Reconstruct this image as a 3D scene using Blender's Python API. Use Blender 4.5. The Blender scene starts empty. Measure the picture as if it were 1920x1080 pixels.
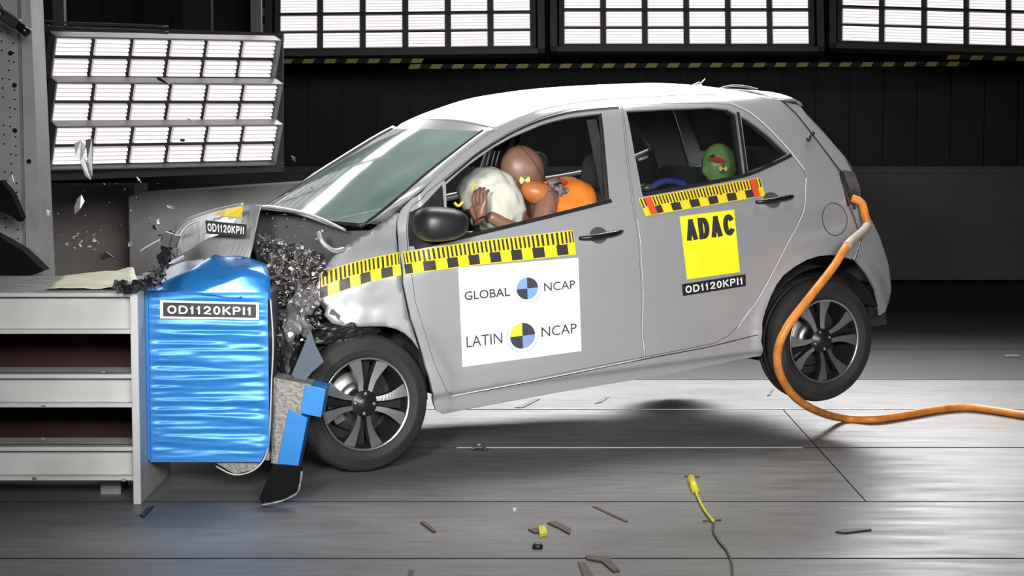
import bpy, bmesh, math, random
from mathutils import Vector, Matrix, noise
from mathutils.geometry import delaunay_2d_cdt
random.seed(7)
S = bpy.context.scene
COL = S.collection
# ------------------------------------------------------------------ camera
F = 3700.0; TH = math.atan(336/3700); CH = 1.53
cam = bpy.data.cameras.new('camera'); cam.sensor_width = 36; cam.lens = F/1920*36
cam.clip_start = .1; cam.clip_end = 100
camo = bpy.data.objects.new('camera', cam); COL.objects.link(camo)
camo.location = (0, 0, CH); camo.rotation_euler = (math.pi/2-TH, 0, 0)
S.camera = camo
S.view_settings.view_transform = 'Standard'; S.view_settings.look = 'None'
S.view_settings.gamma = 1; S.view_settings.use_curve_mapping = False
S.view_settings.exposure = 0.0
# ------------------------------------------------------------------ world, hall lamps and added lights
wd = bpy.data.worlds.new('hall_dark'); S.world = wd; wd.use_nodes = True
wd.node_tree.nodes['Background'].inputs[0].default_value = (.75, .8, .9, 1)
wd.node_tree.nodes['Background'].inputs[1].default_value = .05
def area(name, loc, target, sx, sy, power, col=(1, 1, 1), spread=180):
    l = bpy.data.lights.new(name, 'AREA'); l.shape = 'RECTANGLE'; l.size = sx; l.size_y = sy
    l.energy = power; l.color = col; l.spread = math.radians(spread)
    o = bpy.data.objects.new(name, l); COL.objects.link(o); o.location = loc
    d = Vector(target)-Vector(loc); o.rotation_euler = d.to_track_quat('-Z', 'Y').to_euler()
    return o
area('unseen_rear_light', (1.3, 15.1, 3.4), (1.5, 8.4, 0), 5.0, 1.2, 92, (1, .99, .99), 66)
area('unseen_rear_light', (-1.9, 12.6, 2.78), (-.3, 8.6, 1.0), 2.4, .35, 8, (1, .99, .99), 90)  # added unseen light, placed to give the bright reflection in the windscreen
area('overhead_floodlight', (.7, 10.5, 4.4), (.6, 9.4, 0), 3.6, 1.0, 92, (1, .99, .99), 100)
area('unseen_front_light', (1.2, 0.3, 2.7), (.6, 9.0, .9), 3.0, 1.2, 78, (1, 1, 1), 60)
area('unseen_front_light', (-1.6, 0.3, 2.6), (-.35, 8.3, .95), .8, .8, 15, (1, 1, 1), 26)  # added unseen narrow light, aimed to whiten the crumpled front wing
# ------------------------------------------------------------------ helpers
cth, sth = math.cos(TH), math.sin(TH)
EYE = Vector((0, 0, CH))
def ray(px, py):
    a = (px-960)/F; b = (540-py)/F
    return Vector((a, cth+b*sth, -sth+b*cth))
def at(px, py, d): return EYE+ray(px, py)*d
def fl(px, py, z=0.0):
    r = ray(px, py); return EYE+r*((z-CH)/r.z)
def aty(px, py, Y):
    r = ray(px, py); return EYE+r*(Y/r.y)

MATS = {}
def mat(name, col, rough=.5, metal=0., col2=None, scale=8., bump=0., coat=0., alpha=1., emit=0., stretch=None, detail=5., spec=.5, lo=.35, hi=.65, trans=0.):
    if name in MATS: return MATS[name]
    m = bpy.data.materials.new(name); m.use_nodes = True; MATS[name] = m
    nt = m.node_tree; b = nt.nodes['Principled BSDF']
    b.inputs['Base Color'].default_value = (*col, 1); b.inputs['Roughness'].default_value = rough
    b.inputs['Metallic'].default_value = metal; b.inputs['Coat Weight'].default_value = coat
    b.inputs['Coat Roughness'].default_value = .08
    b.inputs['Alpha'].default_value = alpha; b.inputs['Specular IOR Level'].default_value = spec
    b.inputs['Transmission Weight'].default_value = trans
    if emit:
        b.inputs['Emission Color'].default_value = (*col, 1); b.inputs['Emission Strength'].default_value = emit
    tc = nt.nodes.new('ShaderNodeTexCoord'); mp = nt.nodes.new('ShaderNodeMapping')
    if stretch: mp.inputs['Scale'].default_value = stretch
    nz = nt.nodes.new('ShaderNodeTexNoise'); nz.inputs['Scale'].default_value = scale; nz.inputs['Detail'].default_value = detail
    nt.links.new(tc.outputs['Object'], mp.inputs['Vector']); nt.links.new(mp.outputs['Vector'], nz.inputs['Vector'])
    rp = nt.nodes.new('ShaderNodeValToRGB'); rp.color_ramp.elements[0].position = lo; rp.color_ramp.elements[1].position = hi
    c2 = col2 or tuple(c*.9 for c in col)
    rp.color_ramp.elements[0].color = (*c2, 1); rp.color_ramp.elements[1].color = (*col, 1)
    nt.links.new(nz.outputs['Fac'], rp.inputs['Fac']); nt.links.new(rp.outputs['Color'], b.inputs['Base Color'])
    if bump:
        bp = nt.nodes.new('ShaderNodeBump'); bp.inputs['Strength'].default_value = bump; bp.inputs['Distance'].default_value = .02
        nt.links.new(nz.outputs['Fac'], bp.inputs['Height']); nt.links.new(bp.outputs['Normal'], b.inputs['Normal'])
    return m

def tag(o, label=None, cat=None, group=None, kind=None):
    if label: o['label'] = label
    if cat: o['category'] = cat
    if group: o['group'] = group
    if kind: o['kind'] = kind
    return o
def empty(name, loc, label, cat, group=None, mtx=None):
    o = bpy.data.objects.new(name, None); COL.objects.link(o); o.empty_display_size = .1
    if mtx is not None: o.matrix_world = mtx
    else: o.location = loc
    return tag(o, label, cat, group)
def link(name, me, ms, parent=None, smooth=False):
    if not isinstance(ms, (list, tuple)): ms = [ms]
    for m in ms: me.materials.append(m)
    if smooth:
        for p in me.polygons: p.use_smooth = True
    o = bpy.data.objects.new(name, me); COL.objects.link(o)
    if parent is not None: o.parent = parent
    return o
class MB:
    """collects shapes into one mesh"""
    def __init__(s): s.v = []; s.f = []; s.mi = []; s.sm = []
    def add(s, vs, fs, mi=0, sm=False):
        b = len(s.v); s.v += [tuple(x) for x in vs]
        for q in fs: s.f.append([b+i for i in q]); s.mi.append(mi); s.sm.append(sm)
    def box(s, c, sz, R=None, mi=0):
        x, y, z = (k/2 for k in sz); c = Vector(c)
        vs = [Vector((i*x, j*y, k*z)) for i in (-1, 1) for j in (-1, 1) for k in (-1, 1)]
        if R is not None: vs = [R @ v for v in vs]
        s.add([v+c for v in vs], [(0, 1, 3, 2), (4, 6, 7, 5), (0, 4, 5, 1), (2, 3, 7, 6), (0, 2, 6, 4), (1, 5, 7, 3)], mi)
    def span(s, a, b, mi=0):
        s.box([(p+q)/2 for p, q in zip(a, b)], [abs(q-p) for p, q in zip(a, b)], None, mi)
    def prism(s, poly, d, mi=0):
        """poly: 3D points, extruded by vector d"""
        n = len(poly); d = Vector(d); P = [Vector(p) for p in poly]
        s.add(P+[p+d for p in P], [tuple(range(n)), tuple(range(2*n-1, n-1, -1))]+[(i, i+n, (i+1) % n+n, (i+1) % n) for i in range(n)], mi)
    def tube(s, pts, r, n=10, mi=0, closed=False, cap=True):
        P = [Vector(p) for p in pts]; N = len(P); rings = []
        ref = Vector((0, 0, 1))
        for i, p in enumerate(P):
            t = (P[(i+1) % N]-P[i-1]) if closed else (P[min(i+1, N-1)]-P[max(i-1, 0)])
            t.normalize()
            if abs(t.dot(ref)) > .95: ref = Vector((0, 1, 0)) if abs(t.y) < .9 else Vector((1, 0, 0))
            a = (ref-t*ref.dot(t)).normalized(); b = t.cross(a); ref = a
            rr = r[i] if isinstance(r, (list, tuple)) else r
            rings += [p+(a*math.cos(2*math.pi*k/n)+b*math.sin(2*math.pi*k/n))*rr for k in range(n)]
        fs = []
        for i in range(N if closed else N-1):
            j = (i+1) % N
            fs += [(i*n+k, i*n+(k+1) % n, j*n+(k+1) % n, j*n+k) for k in range(n)]
        if cap and not closed: fs += [tuple(range(n-1, -1, -1)), tuple(range((N-1)*n, N*n))]
        s.add(rings, fs, mi, True)
    def lathe(s, prof, M, n=48, mi=0, sm=True):
        """prof: (radius, height along M's z)"""
        vs = []; fs = []
        for (r, h) in prof:
            for k in range(n):
                a = 2*math.pi*k/n; vs.append(M @ Vector((r*math.cos(a), r*math.sin(a), h)))
        for i in range(len(prof)-1):
            for k in range(n): fs.append((i*n+k, i*n+(k+1) % n, (i+1)*n+(k+1) % n, (i+1)*n+k))
        s.add(vs, fs, mi, sm)
    def ball(s, c, r, M=None, nu=20, nv=12, mi=0, fn=None):
        vs = []; fs = []
        rr = Vector(r) if not isinstance(r, (int, float)) else Vector((r, r, r))
        for i in range(nv+1):
            t = math.pi*i/nv
            for k in range(nu):
                a = 2*math.pi*k/nu
                p = Vector((math.sin(t)*math.cos(a), math.sin(t)*math.sin(a), math.cos(t)))
                if fn: p = fn(p)
                p = Vector((p.x*rr.x, p.y*rr.y, p.z*rr.z))
                if M is not None: p = M @ p
                vs.append(Vector(c)+p)
        for i in range(nv):
            for k in range(nu): fs.append((i*nu+k, i*nu+(k+1) % nu, (i+1)*nu+(k+1) % nu, (i+1)*nu+k))
        s.add(vs, fs, mi, True)
    def grid(s, rows, mi=0, sm=True):
        """rows: list of equally long lists of points"""
        m = len(rows[0]); vs = [p for r in rows for p in r]
        s.add(vs, [(i*m+k, i*m+k+1, (i+1)*m+k+1, (i+1)*m+k) for i in range(len(rows)-1) for k in range(m-1)], mi, sm)
    def build(s, name, ms, parent=None, loc=None):
        me = bpy.data.meshes.new(name)
        vs = s.v if loc is None else [tuple(Vector(v)-Vector(loc)) for v in s.v]
        me.from_pydata(vs, [], s.f)
        if not isinstance(ms, (list, tuple)): ms = [ms]
        for m in ms: me.materials.append(m)
        me.polygons.foreach_set('material_index', s.mi); me.polygons.foreach_set('use_smooth', s.sm)
        bm = bmesh.new(); bm.from_mesh(me); bmesh.ops.remove_doubles(bm, verts=bm.verts, dist=1e-5)
        bmesh.ops.recalc_face_normals(bm, faces=bm.faces); bm.to_mesh(me); bm.free(); me.update()
        o = bpy.data.objects.new(name, me); COL.objects.link(o)
        if parent is not None: o.parent = parent
        if loc is not None: o.location = loc
        return o
def bevel(o, w=.005, seg=2):
    m = o.modifiers.new('bevel', 'BEVEL'); m.width = w; m.segments = seg; m.limit_method = 'ANGLE'; return o
def resample(pts, step):
    out = []
    n = len(pts)
    for i in range(n):
        a, b = Vector(pts[i]), Vector(pts[(i+1) % n]); L = (b-a).length; k = max(1, int(math.ceil(L/step)))
        out += [tuple(a+(b-a)*(j/k)) for j in range(k)]
    return out
def spline(pts, k=6, closed=False):
    """Catmull-Rom through pts (any dimension)"""
    n = len(pts); P = [Vector(p) for p in pts]; out = []
    for i in range(n if closed else n-1):
        if closed: p0, p1, p2, p3 = P[i-1], P[i], P[(i+1) % n], P[(i+2) % n]
        else: p0, p1, p2, p3 = P[max(i-1, 0)], P[i], P[i+1], P[min(i+2, n-1)]
        for j in range(k):
            t = j/k
            out.append(.5*((2*p1)+(-p0+p2)*t+(2*p0-5*p1+4*p2-p3)*t*t+(-p0+3*p1-3*p2+p3)*t**3))
    if not closed: out.append(P[-1])
    return out
def interp(x, xs, ys):
    n = len(xs)
    if x <= xs[0]: return ys[0]
    if x >= xs[-1]: return ys[-1]
    i = 0
    while x > xs[i+1]: i += 1
    h = xs[i+1]-xs[i]; t = (x-xs[i])/h
    def sl(j):
        if j == 0 or j == n-1: return 0.
        a = (ys[j]-ys[j-1])/(xs[j]-xs[j-1]); b = (ys[j+1]-ys[j])/(xs[j+1]-xs[j])
        return 0. if a*b <= 0 else 2*a*b/(a+b)
    m0, m1 = sl(i)*h, sl(i+1)*h
    return (2*t**3-3*t*t+1)*ys[i]+(t**3-2*t*t+t)*m0+(-2*t**3+3*t*t)*ys[i+1]+(t**3-t*t)*m1
def text_mesh(txt, bold=0.0):
    c = bpy.data.curves.new('lettering', 'FONT'); c.body = txt; c.size = 1; c.offset = bold; c.resolution_u = 3
    o = bpy.data.objects.new('lettering', c); COL.objects.link(o)
    bpy.context.view_layer.update()
    me = bpy.data.meshes.new_from_object(o.evaluated_get(bpy.context.evaluated_depsgraph_get()))
    vs = [tuple(v.co) for v in me.vertices]; fs = [tuple(p.vertices) for p in me.polygons]
    bpy.data.objects.remove(o); bpy.data.meshes.remove(me)
    x0 = min(v[0] for v in vs); x1 = max(v[0] for v in vs); y0 = min(v[1] for v in vs); y1 = max(v[1] for v in vs)
    return [((v[0]-x0)/(x1-x0), (v[1]-y0)/(y1-y0)) for v in vs], fs
def put_text(mb, txt, fn, box, mi, bold=0.):
    """lettering laid in the unit square of fn, inside box (s0,t0,s1,t1)"""
    vs, fs = text_mesh(txt, bold); s0, t0, s1, t1 = box
    mb.add([fn(s0+x*(s1-s0), t0+y*(t1-t0)) for x, y in vs], fs, mi)
def bil(q, s, t):
    """q: bottom-left, bottom-right, top-right, top-left"""
    a, b, c, d = [Vector(p) for p in q]
    return a*(1-s)*(1-t)+b*s*(1-t)+c*s*t+d*(1-s)*t

# ------------------------------------------------------------------ materials
M_paint = mat('silver_paint', (.56, .565, .575), .36, .55, (.54, .545, .555), 3, coat=.4)
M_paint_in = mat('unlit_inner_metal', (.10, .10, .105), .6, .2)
M_black = mat('black_plastic', (.012, .012, .013), .42, 0, (.018, .018, .019), 20)
M_matte = mat('matte_black_plastic', (.006, .006, .006), .9, 0, spec=.15)
M_gloss = mat('black_gloss_plastic', (.01, .01, .011), .22, 0)
M_dark = mat('dark_interior_trim', (.012, .012, .013), .8, 0)
M_under = mat('dark_underbody', (.02, .02, .02), .8, 0)
M_tyre = mat('tyre_rubber', (.028, .027, .026), .75, 0, (.02, .02, .02), 12)
M_alloy = mat('machined_alloy', (.62, .62, .63), .28, .9)
M_rimblack = mat('black_painted_rim', (.02, .02, .022), .35, .2)
M_disc = mat('brake_steel', (.35, .33, .31), .4, .9)
M_glass_d = mat('tinted_glass', (.008, .010, .011), .04, 0, alpha=.35)
M_glass_w = mat('windscreen_glass', (.30, .39, .345), .08, 0, (.13, .20, .17), 1.6, alpha=.86)
M_seat = mat('seat_cloth', (.035, .035, .038), .9, 0, (.02, .02, .022), 30)
M_yellow = mat('yellow_tape', (.93, .66, .02), .45, 0, (.88, .60, .02), 30)
M_tick = mat('black_tape_mark', (.035, .03, .03), .5)
M_redtape = mat('red_tape', (.70, .08, .02), .5)
M_adac = mat('bright_yellow_sticker', (.98, .90, .02), .45)
M_white = mat('white_sticker', (.86, .86, .88), .4)
M_ink = mat('dark_ink', (.05, .055, .07), .5)
M_blueink = mat('light_blue_ink', (.22, .40, .78), .5)
M_lblack = mat('black_label', (.015, .015, .015), .45)
M_lwhite = mat('white_label_lettering', (.85, .85, .85), .45)
M_inky = mat('yellow_green_ink', (.80, .75, .05), .5)
M_palein = mat('pale_ring_ink', (.55, .62, .78), .5)
M_paley = mat('pale_yellow_ring_ink', (.85, .78, .50), .5)
M_blue = mat('blue_aluminium_sheet', (.035, .25, .66), .34, .2, (.03, .22, .60), 5, bump=.0)
M_honey = mat('bare_honeycomb', (.36, .34, .30), .6, .5, (.22, .21, .19), 60, bump=.4)
M_greyflap = mat('blue_grey_sheet', (.07, .09, .125), .45, .3)
M_steel = mat('white_painted_steel', (.62, .62, .60), .45, 0, (.50, .50, .48), 4)
M_steel_d = mat('weathered_steel', (.30, .30, .30), .5, .3, (.16, .16, .155), 6, stretch=(1, 3, 1))
M_conc_w = mat('wall_concrete', (.085, .085, .085), .85, 0, (.060, .060, .060), 1.2)
M_wall_u = mat('dark_wall_cladding', (.010, .0095, .009), .8, 0, (.007, .0068, .0065), 3)
M_slab = mat('pale_concrete', (.42, .41, .40), .85, 0, (.30, .29, .28), 3)
M_slab_b = mat('brown_grey_concrete', (.42, .385, .35), .85, 0, (.30, .27, .245), 3)
M_perf = mat('grey_perforated_steel', (.42, .42, .42), .6, .1, (.32, .32, .325), 3)
M_hole = mat('black_hole', (.005, .005, .005), .9)
M_frame = mat('black_lamp_frame', (.012, .012, .012), .5)
M_grf = mat('grey_lamp_frame', (.022, .022, .022), .5)
M_lamprim = mat('silver_lamp_rim', (.24, .23, .235), .45, .5)
M_lampback = mat('lamp_reflector', (.60, .50, .52), .3, .3)
M_hose = mat('orange_hose', (.80, .27, .04), .45, 0, (.55, .17, .03), 14, lo=.3, hi=.55)
M_hosegrey = mat('grey_hose_sleeve', (.48, .40, .34), .5)
M_skin_d = mat('brown_vinyl_skin', (.24, .125, .085), .42, 0, (.19, .095, .062), 6)
M_orange = mat('orange_cloth', (.85, .26, .03), .6, 0, (.7, .18, .02), 8)
M_bag = mat('airbag_fabric', (.60, .60, .52), .8, 0, (.54, .53, .44), 10, bump=.15)
M_green = mat('green_vinyl', (.22, .40, .13), .4, 0, (.18, .34, .11), 5)
M_red = mat('red_cloth', (.65, .05, .04), .6)
M_bluec = mat('blue_cloth', (.05, .07, .30), .6)
M_shard_w = mat('pale_fragment', (.62, .62, .63), .4, .3)
M_shard_g = mat('grey_fragment', (.28, .27, .27), .4, .6)
M_shard_d = mat('dark_fragment', (.03, .028, .027), .5, .1)
M_shard_b = mat('brown_fragment', (.085, .05, .038), .6, .1)
M_paper = mat('pale_yellow_sheet', (.72, .70, .48), .6, 0, (.60, .60, .46), 5)
M_cable = mat('grey_cable', (.06, .055, .05), .6)
M_ycable = mat('yellow_cable', (.70, .62, .03), .5)
M_tail = mat('smoked_tail_lamp', (.12, .11, .12), .15, 0, (.05, .04, .045), 14)
M_dullred = mat('dark_red_panel', (.045, .008, .008), .7)
def floor_mat():
    m = bpy.data.materials.new('steel_floor'); m.use_nodes = True; nt = m.node_tree; N = nt.nodes; L = nt.links
    b = N['Principled BSDF']; tc = N.new('ShaderNodeTexCoord')
    def nz(sc, st, det=6):
        mp = N.new('ShaderNodeMapping'); mp.inputs['Scale'].default_value = st
        n = N.new('ShaderNodeTexNoise'); n.inputs['Scale'].default_value = sc; n.inputs['Detail'].default_value = det
        L.new(tc.outputs['Object'], mp.inputs[0]); L.new(mp.outputs[0], n.inputs['Vector']); return n
    a = nz(1.1, (1, 1.6, 1)); c = nz(5, (1, 7, 1)); d = nz(2.2, (1, 5, 1), 8)
    r1 = N.new('ShaderNodeValToRGB'); r1.color_ramp.elements[0].position = .3; r1.color_ramp.elements[1].position = .7
    r1.color_ramp.elements[0].color = (.135, .13, .122, 1); r1.color_ramp.elements[1].color = (.215, .213, .207, 1)
    L.new(a.outputs['Fac'], r1.inputs[0])
    mx = N.new('ShaderNodeMix'); mx.data_type = 'RGBA'; mx.blend_type = 'MULTIPLY'; mx.inputs['Factor'].default_value = .55
    r2 = N.new('ShaderNodeValToRGB'); r2.color_ramp.elements[0].position = .33; r2.color_ramp.elements[1].position = .6
    r2.color_ramp.elements[0].color = (.60, .59, .57, 1); r2.color_ramp.elements[1].color = (1.1, 1.1, 1.1, 1)
    L.new(c.outputs['Fac'], r2.inputs[0]); L.new(r1.outputs[0], mx.inputs['A']); L.new(r2.outputs[0], mx.inputs['B'])
    L.new(mx.outputs['Result'], b.inputs['Base Color'])
    r3 = N.new('ShaderNodeValToRGB'); r3.color_ramp.elements[0].position = .3; r3.color_ramp.elements[1].position = .7
    r3.color_ramp.elements[0].color = (.38,)*3+(1,); r3.color_ramp.elements[1].color = (.60,)*3+(1,)
    L.new(d.outputs['Fac'], r3.inputs[0]); L.new(r3.outputs[0], b.inputs['Roughness'])
    bp = N.new('ShaderNodeBump'); bp.inputs['Strength'].default_value = .12; bp.inputs['Distance'].default_value = .01
    L.new(d.outputs['Fac'], bp.inputs['Height']); L.new(bp.outputs[0], b.inputs['Normal'])
    return m
M_floor = floor_mat()
M_groove = mat('floor_groove', (.012, .012, .012), .8)
M_rail = mat('worn_rail_steel', (.42, .41, .38), .35, .6)

# ------------------------------------------------------------------ setting
seams = [5.2]+sorted(fl(1300, y).y for y in (1047, 940.5, 839.5, 768, 712, 655))+[fl(1300, 590).y, 17.62]
mb = MB()
for i in range(len(seams)-1):
    g = .010
    y0, y1 = seams[i]+g, seams[i+1]-g
    cuts = [-9, 9]
    if i in (2, 3): cuts = [-9, 1.385, 9]
    for k in range(len(cuts)-1):
        e = .003 if len(cuts) > 2 else 0
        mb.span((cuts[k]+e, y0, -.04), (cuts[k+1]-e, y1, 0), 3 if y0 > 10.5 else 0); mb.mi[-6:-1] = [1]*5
mb.span((-9, 5.0, -.08), (9, 17.62, -.03), 1)
mb.span((-9, -3, -.04), (9, 5.2, 0))
# bright worn edges of two seams
for (ys, x0, x1) in ((fl(1300, 838.5).y, -.25, 1.32), (fl(1300, 767).y, -.4, 1.9)):
    mb.span((x0, ys-.008, -.01), (x1, ys+.004, .0015), 2)
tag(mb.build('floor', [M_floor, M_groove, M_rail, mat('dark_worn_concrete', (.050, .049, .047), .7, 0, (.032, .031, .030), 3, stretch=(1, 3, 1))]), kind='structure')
YW = 17.6
mb = MB()
for k in range(60):
    x = -9+k*.3
    mb.span((x, YW, 0), (x+.27, YW+.1, 7)); mb.span((x+.27, YW+.04, 0), (x+.3, YW+.1, 7))
tag(mb.build('wall_back', M_wall_u), kind='structure')
mb = MB(); zt = aty(1700, 318, YW-.3).z
mb.span((-9, YW-.3, .03), (9, YW-.01, zt)); mb.span((-9, YW-.34, zt-.03), (9, YW-.01, zt+.03))
tag(mb.build('trim_1', M_conc_w), kind='structure')
mb = MB(); mb.span((-9.1, -3, 0), (-9, YW+.1, 7)); tag(mb.build('wall_left', M_wall_u), kind='structure')
mb = MB(); mb.span((9, -3, 0), (9.1, YW+.1, 7)); tag(mb.build('wall_right', M_wall_u), kind='structure')
mb = MB(); mb.span((-9.1, -3, 7), (9.1, YW+.1, 7.1)); tag(mb.build('ceiling', M_wall_u), kind='structure')
mb = MB(); mb.span((-9.1, -3.1, 0), (9.1, -3, 7)); tag(mb.build('wall_front', M_wall_u), kind='structure')

# ------------------------------------------------------------------ lamp banks
def emis(name, col, st):
    m = bpy.data.materials.new(name); m.use_nodes = True; b = m.node_tree.nodes['Principled BSDF']
    b.inputs['Base Color'].default_value = (.12, .11, .115, 1); b.inputs['Emission Color'].default_value = (*col, 1)
    b.inputs['Emission Strength'].default_value = st; b.inputs['Roughness'].default_value = .4
    return m
M_tube = emis('lit_lamp_tube', (1, .97, .985), 1.15)
M_glow = emis('lit_lamp_reflector', (.95, .82, .86), .50)
def lamp_mesh(w, h, nt):
    mb = MB()
    # shallow reflector tray with scalloped ends, tubes along it
    mb.span((0, .0, 0), (w, .012, h), 1)
    for k in range(nt):
        z = h*(k+.5)/nt
        mb.tube([(w*.02, -.010, z), (w*.98, -.010, z)], h*.36/nt, 8, 0)
    return mb
LM = {}
def lamp_panel(name, q, rows, cols, label, cat, group, colgap=.09, rowgap=.10, tubes=4, rim=None, border=.02):
    """q: world corners bottom-left, bottom-right, top-left"""
    bl, br, tl = [Vector(p) for p in q]
    X = (br-bl); W = X.length; X.normalize(); Z = (tl-bl); Hh = Z.length; Z = (Z-X*Z.dot(X)).normalized(); Y = Z.cross(X)
    M = Matrix(((X.x, Y.x, Z.x, bl.x), (X.y, Y.y, Z.y, bl.y), (X.z, Y.z, Z.z, bl.z), (0, 0, 0, 1)))
    root = empty(name, None, label, cat, group, M)
    fr = MB(); d0, d1 = -.012, .05; b = border
    fr.span((0, .014, 0), (W, .05, Hh), 0)
    for a, c in (((-b, d0-.02, -b), (W+b, d1, 0)), ((-b, d0-.02, Hh), (W+b, d1, Hh+b)), ((-b, d0-.02, -b), (0, d1, Hh+b)), ((W, d0-.02, -b), (W+b, d1, Hh+b))):
        fr.span(a, c, 1)
    fr.build('frame', [M_frame, rim or M_lamprim], root)
    cw, ch = W/cols, Hh/rows
    key = (name, round(cw, 3), round(ch, 3))
    me = None
    for r in range(rows):
        for c in range(cols):
            if me is None:
                o = lamp_mesh(cw*(1-colgap), ch*(1-rowgap), tubes).build('lamp', [M_tube, M_glow], root); me = o.data
            else:
                o = bpy.data.objects.new('lamp', me); COL.objects.link(o); o.parent = root
            o.location = (cw*(c+colgap/2), 0, ch*(r+rowgap/2))
    return root, W, Hh
# left stack of three banks, louvred
dl, dr = 10.3, 11.1
names = ('uppermost', 'middle', 'lowest')
for i, (a, b_, c) in enumerate((((92, 146), (508, 148), (92, 68)), ((92, 230), (510, 228), (94, 153)), ((92, 312), (510, 303), (95, 236)))):
    bl = at(*a, dl); br = at(*b_, dr); tl = at(*c, dl-.10)
    lamp_panel('floodlight_bank', (bl, br, tl), 2, 6, names[i]+' of the three lit lamp banks stacked at left behind the barrier', 'lamp', 'lamp banks stacked at left', border=.009, colgap=.13, rowgap=.20)
mb = MB()
P = lambda px, py, d: at(px, py, d)
for q in (((68, 312), (530, 306), (530, 322), (68, 340)), ((68, 46), (530, 62), (530, 78), (68, 64)), ((68, 46), (90, 46), (92, 340), (72, 340))):
    ds = [dl+.12 if p[0] < 300 else dr+.12 for p in q]
    mb.prism([P(*p, d) for p, d in zip(q, ds)], (.0, .08, 0))
mb.prism([P(68, 50, dl+.22), P(530, 62, dr+.22), P(530, 320, dr+.22), P(68, 335, dl+.22)], (0, .05, 0))
for px, d in ((110, dl+.3), (480, dr+.3)):
    a = P(px, 60, d); mb.span((a.x-.03, a.y, a.z), (a.x+.03, a.y+.06, 7.0))
tag(mb.build('lamp_rack', M_frame, loc=(at(110, 40, dl+.3).x, dl+.3, 2.0)), 'black steel hanging rack carrying the three tilted lamp banks at left', 'rack')
# three big panels hanging above
def bigpanel(x0, x1, y0, y1, d0, d1, label):
    bl = at(x0, y0, d0); br = at(x1, y1, d1); up = 1.36
    tl = bl+Vector((0, .30, up))
    root, W, Hh = lamp_panel('overhead_floodlight_bank', (bl, br, tl), 10, 6, label, 'lamp', 'large lamp panels hanging above the car', colgap=.14, rowgap=.17, tubes=5, rim=M_frame)
    fr = MB()
    for k in range(1, 5): fr.span((0, -.03, Hh*k/5-.010), (W, .01, Hh*k/5+.010))
    fr.build('cross_bar', M_frame, root)
    fr = MB(); b = .045
    fr.span((-b*2, -.06, -b*1.5), (W+b*2, .08, -b*.6)); fr.span((-b*2, -.06, -b*1.5), (-b*.8, .08, Hh+.1)); fr.span((W+b*.8, -.06, -b*1.5), (W+b*2, .08, Hh+.1))
    fr.build('outer_frame', M_grf, root)
    for x in (.25, W-.25):
        hb = MB(); hb.tube([(x, .03, Hh+.02), (x, .03, Hh+4.0)], .012, 8); hb.build('hanger', M_frame, root)
bigpanel(520, 1000, 93, 88, 15.5, 15.5, 'leftmost of the three large lit lamp panels hanging above the car')
bigpanel(1053, 1522, 84, 84, 15.5, 15.5, 'middle one of the three large lit lamp panels hanging above the car')
bigpanel(1574, 2050, 78, 92, 15.5, 15.5, 'rightmost of the three large lit lamp panels, above the car tail')
# hazard striped edging
def hazard(a, b, d, hh, label, step=.165):
    A_, B_ = at(*a, d), at(*b, d); X = (B_-A_); L = X.length; X.normalize(); Zv = Vector((0, 0, 1)); mb = MB(); n = int(L/step*2)
    s = L/n; sk = hh*.6
    for k in range(n):
        p = [A_+X*(s*k), A_+X*(s*(k+1)), A_+X*(s*(k+1)+sk)+Zv*hh, A_+X*(s*k+sk)+Zv*hh]
        mb.prism(p, (0, .03, 0), k % 2)
    tag(mb.build('hazard_strip', [mat('dull_yellow_stripe', (.20, .15, .02), .6), M_hole], loc=tuple(A_)), label, 'strip', 'hazard strips under the lamp panels')
hazard((525, 119), (790, 118), 15.36, .034, 'short yellow and black striped edging strip below the leftmost hanging lamp panel')
hazard((765, 129), (1815, 124), 15.36, .034, 'long yellow and black striped edging strip running above the car roof')
hazard((1775, 111), (1990, 116), 15.36, .034, 'yellow and black striped edging strip at the right edge below the lamp panel')
# vertical strip at left of first panel
mb = MB(); a = at(502, 60, 15.6); b = at(488, -60, 15.6)
for k in range(8):
    t0, t1 = k/8, (k+1)/8; z0 = a.z+(b.z-a.z)*t0; z1 = a.z+(b.z-a.z)*t1
    mb.prism([(b.x, a.y, z0-.02), (a.x, a.y, z0+.02), (a.x, a.y, z1+.02), (b.x, a.y, z1-.02)], (0, .04, 0), k % 2)
tag(mb.build('hazard_strip', [MATS['dull_yellow_stripe'], M_hole], loc=tuple(a)), 'upright yellow and black striped strip at the left end of the hanging lamp panels', 'strip', 'hazard strips under the lamp panels')

# ------------------------------------------------------------------ left background
def slab(name, pts, d, thick, m, label, cat, ground=True):
    mb = MB(); P_ = [at(*p, d) for p in pts]
    y = P_[0].y
    poly = [(p.x, y, p.z) for p in P_]
    if ground: poly += [(poly[-1][0], y, 0.0), (poly[0][0], y, 0.0)]
    mb.prism(poly, (0, thick, 0)); o = mb.build(name, m, loc=(poly[0][0], y, 0)); bevel(o, .01)
    return tag(o, label, cat)
slab('concrete_block', [(40, 348), (252, 348)], 13.4, .5, M_slab_b, 'brown grey concrete block behind the barrier under the lamp rack', 'block')
slab('concrete_block', [(240, 368), (262, 362), (330, 358), (600, 340)], 12.6, .4, M_slab, 'pale concrete block with sloping top between barrier and windscreen', 'block')
slab('steel_column', [(-40, -60), (66, -60), (77, 512)], 9.3, .25, M_perf, 'tall grey perforated steel column at the left edge behind the barrier', 'column') if False else None
mb = MB(); d = 9.2; y = at(70, 200, d).y
poly = [at(-60, -60, d), at(60, -60, d), at(64, 40, d), at(80, 520, d)]
poly = [(p.x, y, p.z) for p in poly]; poly = [(poly[0][0], y, 0), (poly[0][0], y, poly[0][2]), (poly[1][0], y, poly[1][2]), (poly[3][0], y, 0)]
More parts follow.
